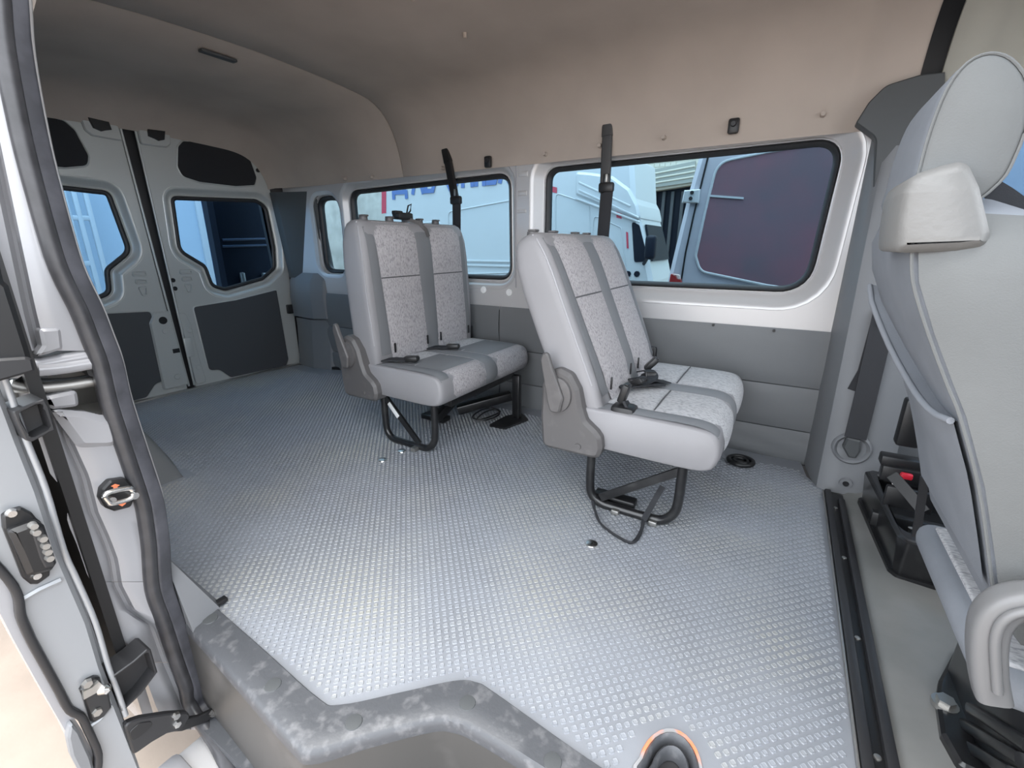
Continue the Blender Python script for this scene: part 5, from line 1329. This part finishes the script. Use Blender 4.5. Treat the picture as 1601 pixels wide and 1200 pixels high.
# ------------------------------------------------------------------ grey van close by, tail towards the left, dark side glass
YGv = 3.35
gv = tag(empty('grey_van', (1.6, YGv + 0.8, -0.6)), 'grey van with reddish reflections coloured into its dark side glass, parked close outside the large side window', 'van')
G0 = Vector(gv.location)
def G(u, v, y=YGv): p = at(u, v, 'y', y); return (p.x - G0.x, p.z - G0.z)
def Lg(y): return lambda p, d: (p[0], y + d - G0.y, p[1])
gb_ = [G(1040, 452), G(1052, 400), G(1076, 300), G(1096, 232), G(1110, 205)]
topz = G(1110, 205)[1]
botx = G(1040, 452)[0]
gbody = [(botx - 0.02, 0.25), (2.6, 0.25), (2.6, topz + 0.3), (gb_[4][0] + 0.15, topz + 0.3), gb_[4], gb_[3], gb_[2], gb_[1], gb_[0]]
plate('van_body', [rnd(gbody, [0.05, 0.1, 0.1, 0.1, 0.02, 0.02, 0.02, 0.02, 0.02], 3)], Lg(YGv), 1.6, M['ext_grey'], gv, 0.03)
sgl = [G(1122, 254), G(1200, 238), G(1330, 215), G(1400, 240), G(1380, 470), G(1200, 446), G(1095, 424), G(1088, 400), G(1103, 330)]
sgl = ccw(rnd(sgl, [0.10, 0.0, 0.0, 0.05, 0.05, 0, 0.08, 0.05, 0], 5))
plate('side_window', [sgl], Lg(YGv - 0.008), 0.01, M['ext_glass'], gv, 0.002)
tube('window_bead', [(x, YGv - 0.008 - G0.y, z) for x, z in sgl] + [(sgl[0][0], YGv - 0.008 - G0.y, sgl[0][1])], 0.008, M['ext_white'], gv, 6, (0, 1, 0))
gap = [G(1107, 246), G(1085, 335), G(1072, 395), G(1064, 446)]
obj('door_gap', lambda b: sweep_bm(b, [(x, YGv - 0.002 - G0.y, z) for x, z in gap], rect(0.010, 0.010), (0, 1, 0)), M['black'], gv)
hg = ccw([G(1071, 298), G(1096, 296), G(1093, 318), G(1067, 317)])
hgo = plate('door_hinge', [hg], Lg(YGv - 0.03), 0.035, M['ext_white'], gv, 0.006)
for q in ((1082, 301), (1080, 310)):
    p = G(*q, YGv - 0.03)
    obj('hinge_bolt', lambda b: cyl_bm(b, (p[0], YGv - 0.036 - G0.y, p[1]), (p[0], YGv - 0.02 - G0.y, p[1]), 0.012, 8), M['rubber'], hgo)
tlp = ccw(rnd([G(1049, 427), G(1063, 429), G(1067, 441), G(1066, 452), G(1044, 452)], 0.015, 3))
plate('tail_lamp', [tlp], Lg(YGv - 0.012), 0.02, mat('tail_lamp_red', (0.35, 0.03, 0.03, 1), 0.15, col2=(0.7, 0.6, 0.55, 1), scale=9, thr=(0.5, 0.55)), gv, 0.004)
# white streak of trim on the glass
p0, p1 = G(1108, 306), G(1163, 310)
obj('trim_streak', lambda b: sweep_bm(b, [(p0[0], YGv - 0.012 - G0.y, p0[1]), (p1[0], YGv - 0.012 - G0.y, p1[1])], rect(0.012, 0.006), (0, 1, 0)), M['ext_white'], gv)
obj('van_wheel', lambda b: cyl_bm(b, (botx + 0.7, YGv - 0.02 - G0.y, 0.32), (botx + 0.7, YGv + 0.2 - G0.y, 0.32), 0.32, 24), M['rubber'], gv)

# ------------------------------------------------------------------ tiled building across the yard with a shop front
YB = 10.0
bd = tag(empty('tiled_building', (1.0, YB, -0.6)), 'cream tiled building with a glazed shop front beyond the parked vans', 'building')
B0 = Vector(bd.location)
def B(u, v): p = at(u, v, 'y', YB); return (p.x - B0.x, p.z - B0.z)
opn = ccw([B(1011, 300), B(1088, 288), B(1088, 470), B(1011, 470)])
plate('wall', [[(-7, 0.0), (8, 0.0), (8, 6.5), (-7, 6.5)], opn], lambda p, d: (p[0], d, p[1]), 0.3, mat('wall_tile_grid', (0.60, 0.56, 0.46, 1), 0.5), bd)
tb_ = bmesh.new()
x0t, z0t = B(975, 262); x1t, z1t = B(1095, 230)
nx = 34; nz = 30
for i in range(nx):
    for j in range(nz):
        cx_ = -4.4 + i * 0.105; cz_ = 1.5 + j * 0.075
        if inside((cx_, cz_), offset(opn, 0.07)): continue
        box_bm(tb_, (cx_, -0.004, cz_), (0.095, 0.016, 0.065), 0)
to_ = finish('wall_tile', tb_, M['tile'], bd, 0); stuff(to_)
plate('shop_glass', [opn], lambda p, d: (p[0], 0.22 + d, p[1]), 0.02, M['navy'], bd)
for u in (1022, 1036, 1050, 1066, 1080):
    a_ = B(u, 298); c_ = B(u, 470)
    obj('mullion', lambda b: box_bm(b, (a_[0], 0.16, (a_[1] + c_[1]) / 2), (0.06, 0.06, a_[1] - c_[1]), 0.004), M['dark_pillar'], bd)
sg = ccw([B(1010, 268), B(1088, 252), B(1088, 285), B(1010, 296)])
plate('sign_board', [sg], lambda p, d: (p[0], -0.08 + d, p[1]), 0.08, mat('sign_board_grey', (0.33, 0.34, 0.30, 1), 0.5), bd, 0.006)
for k in range(1, 4):
    a_ = B(1010, 268 + 7 * k); c_ = B(1088, 252 + 8.2 * k)
    obj('shutter_slat', lambda b: cyl_bm(b, (a_[0], -0.09, a_[1]), (c_[0], -0.09, c_[1]), 0.018, 6), M['tile'], bd)

# ------------------------------------------------------------------ low yard wall and plants at the left, seen through the small windows
yw = tag(empty('yard_wall', (-9.5, 8.5, -0.6)), 'pale yard wall behind the white van, seen through the small rear side window', 'wall')
obj('wall_block', lambda b: box_bm(b, (0, 0, 1.75), (9, 0.3, 3.5), 0.03), mat('yard_wall_render', (0.40, 0.40, 0.37, 1), 0.8, vary=0.2, scale=4), yw)
obj('wall_cap', lambda b: box_bm(b, (0, 0, 3.54), (9.1, 0.4, 0.10), 0.02), M['tile'], yw)

# ------------------------------------------------------------------ behind the rear doors: pale blue box lorry, gate frame and a dark navy stand-in panel
XB = -8.0
bl_ = tag(empty('blue_lorry', (XB - 1.0, 0.6, -0.6)), 'pale blue sided lorry body standing behind the rear doors', 'lorry')
L0 = Vector(bl_.location)
def Bx(u, v, x=XB): p = at(u, v, 'x', x); return (p.y - L0.y, p.z - L0.z)
ye = Bx(318, 380)[0]
plate('lorry_side', [[(-3.5, 0.55), (ye, 0.55), (ye, 4.2), (-3.5, 4.2)]], lambda p, d: (XB - d - L0.x, p[0], p[1]), 2.0, M['ext_blue'], bl_, 0.02)
for o_, w_, mt_ in ((0.02, 0.09, 'ext_white'), (0.10, 0.05, 'stripe_blue'), (0.16, 0.09, 'ext_white')):
    obj('corner_post', lambda b: box_bm(b, (XB - 0.02 - L0.x, ye + o_, 2.35), (0.12, w_, 3.6), 0.01), M[mt_], bl_)
for x_ in (-2.8, -0.5):
    obj('lorry_wheel', lambda b: cyl_bm(b, (XB - 0.4 - L0.x, x_ - 0.1, 0.45), (XB - 0.1 - L0.x, x_ - 0.1, 0.45), 0.45, 22), M['rubber'], bl_)
gt = tag(empty('gate_frame', (XB + 0.25, -0.2, -0.6)), 'pale metal gate frame in front of the blue lorry, seen through the left rear door', 'gate')
g0 = Vector(gt.location)
for u in (106, 122, 140):
    p = at(u, 330, 'x', g0.x); q = at(u + 22, 460, 'x', g0.x)
    obj('gate_post', lambda b: box_bm(b, (0, p.y - g0.y, 1.6), (0.05, 0.05, 3.2), 0.008), M['ext_white'], gt)
for v in (340, 412):
    p = at(112, v, 'x', g0.x)
    obj('gate_rail', lambda b: box_bm(b, (0, p.y - g0.y, p.z - g0.z), (0.04, 0.36, 0.06), 0.008), M['ext_white'], gt)
XN = -3.80  # stand-in panel for an unidentified dark shape behind the door
nv = tag(empty('navy_stand_in', (XN, 2.4, -0.6)), 'dark navy stand-in panel with pale lines, for the dark shape behind the right rear door', 'panel')
N0 = Vector(nv.location)
def Nx(u, v, x=XN): p = at(u, v, 'x', x); return (p.y - N0.y, p.z - N0.z)
y0n = Nx(338, 380)[0]
plate('panel_sheet', [rnd([(y0n, 0.0), (y0n + 0.72, 0.0), (y0n + 0.72, 2.3), (y0n + 0.6, 2.45), (y0n + 0.06, 2.45), (y0n, 2.3)], 0.06, 3)], lambda p, d: (XN - d - N0.x, p[0], p[1]), 0.10, M['navy'], nv, 0.03)
for v in (374, 384):
    a_ = Nx(348, v + 1); c_ = Nx(425, v - 1)
    obj('pale_line', lambda b: cyl_bm(b, (XN - N0.x, a_[0], a_[1]), (XN - N0.x, c_[0], c_[1]), 0.010, 8), mat('navy_pale_line', (0.05, 0.07, 0.11, 1), 0.3), nv)
for u in (376, 410):
    a_ = Nx(u, 425); c_ = Nx(u + 3, 450)
    obj('steel_bar', lambda b: box_bm(b, (XN + 0.02 - N0.x, a_[0], (a_[1] + c_[1]) / 2), (0.03, 0.035, 0.12), 0.008), M['steel'], nv)
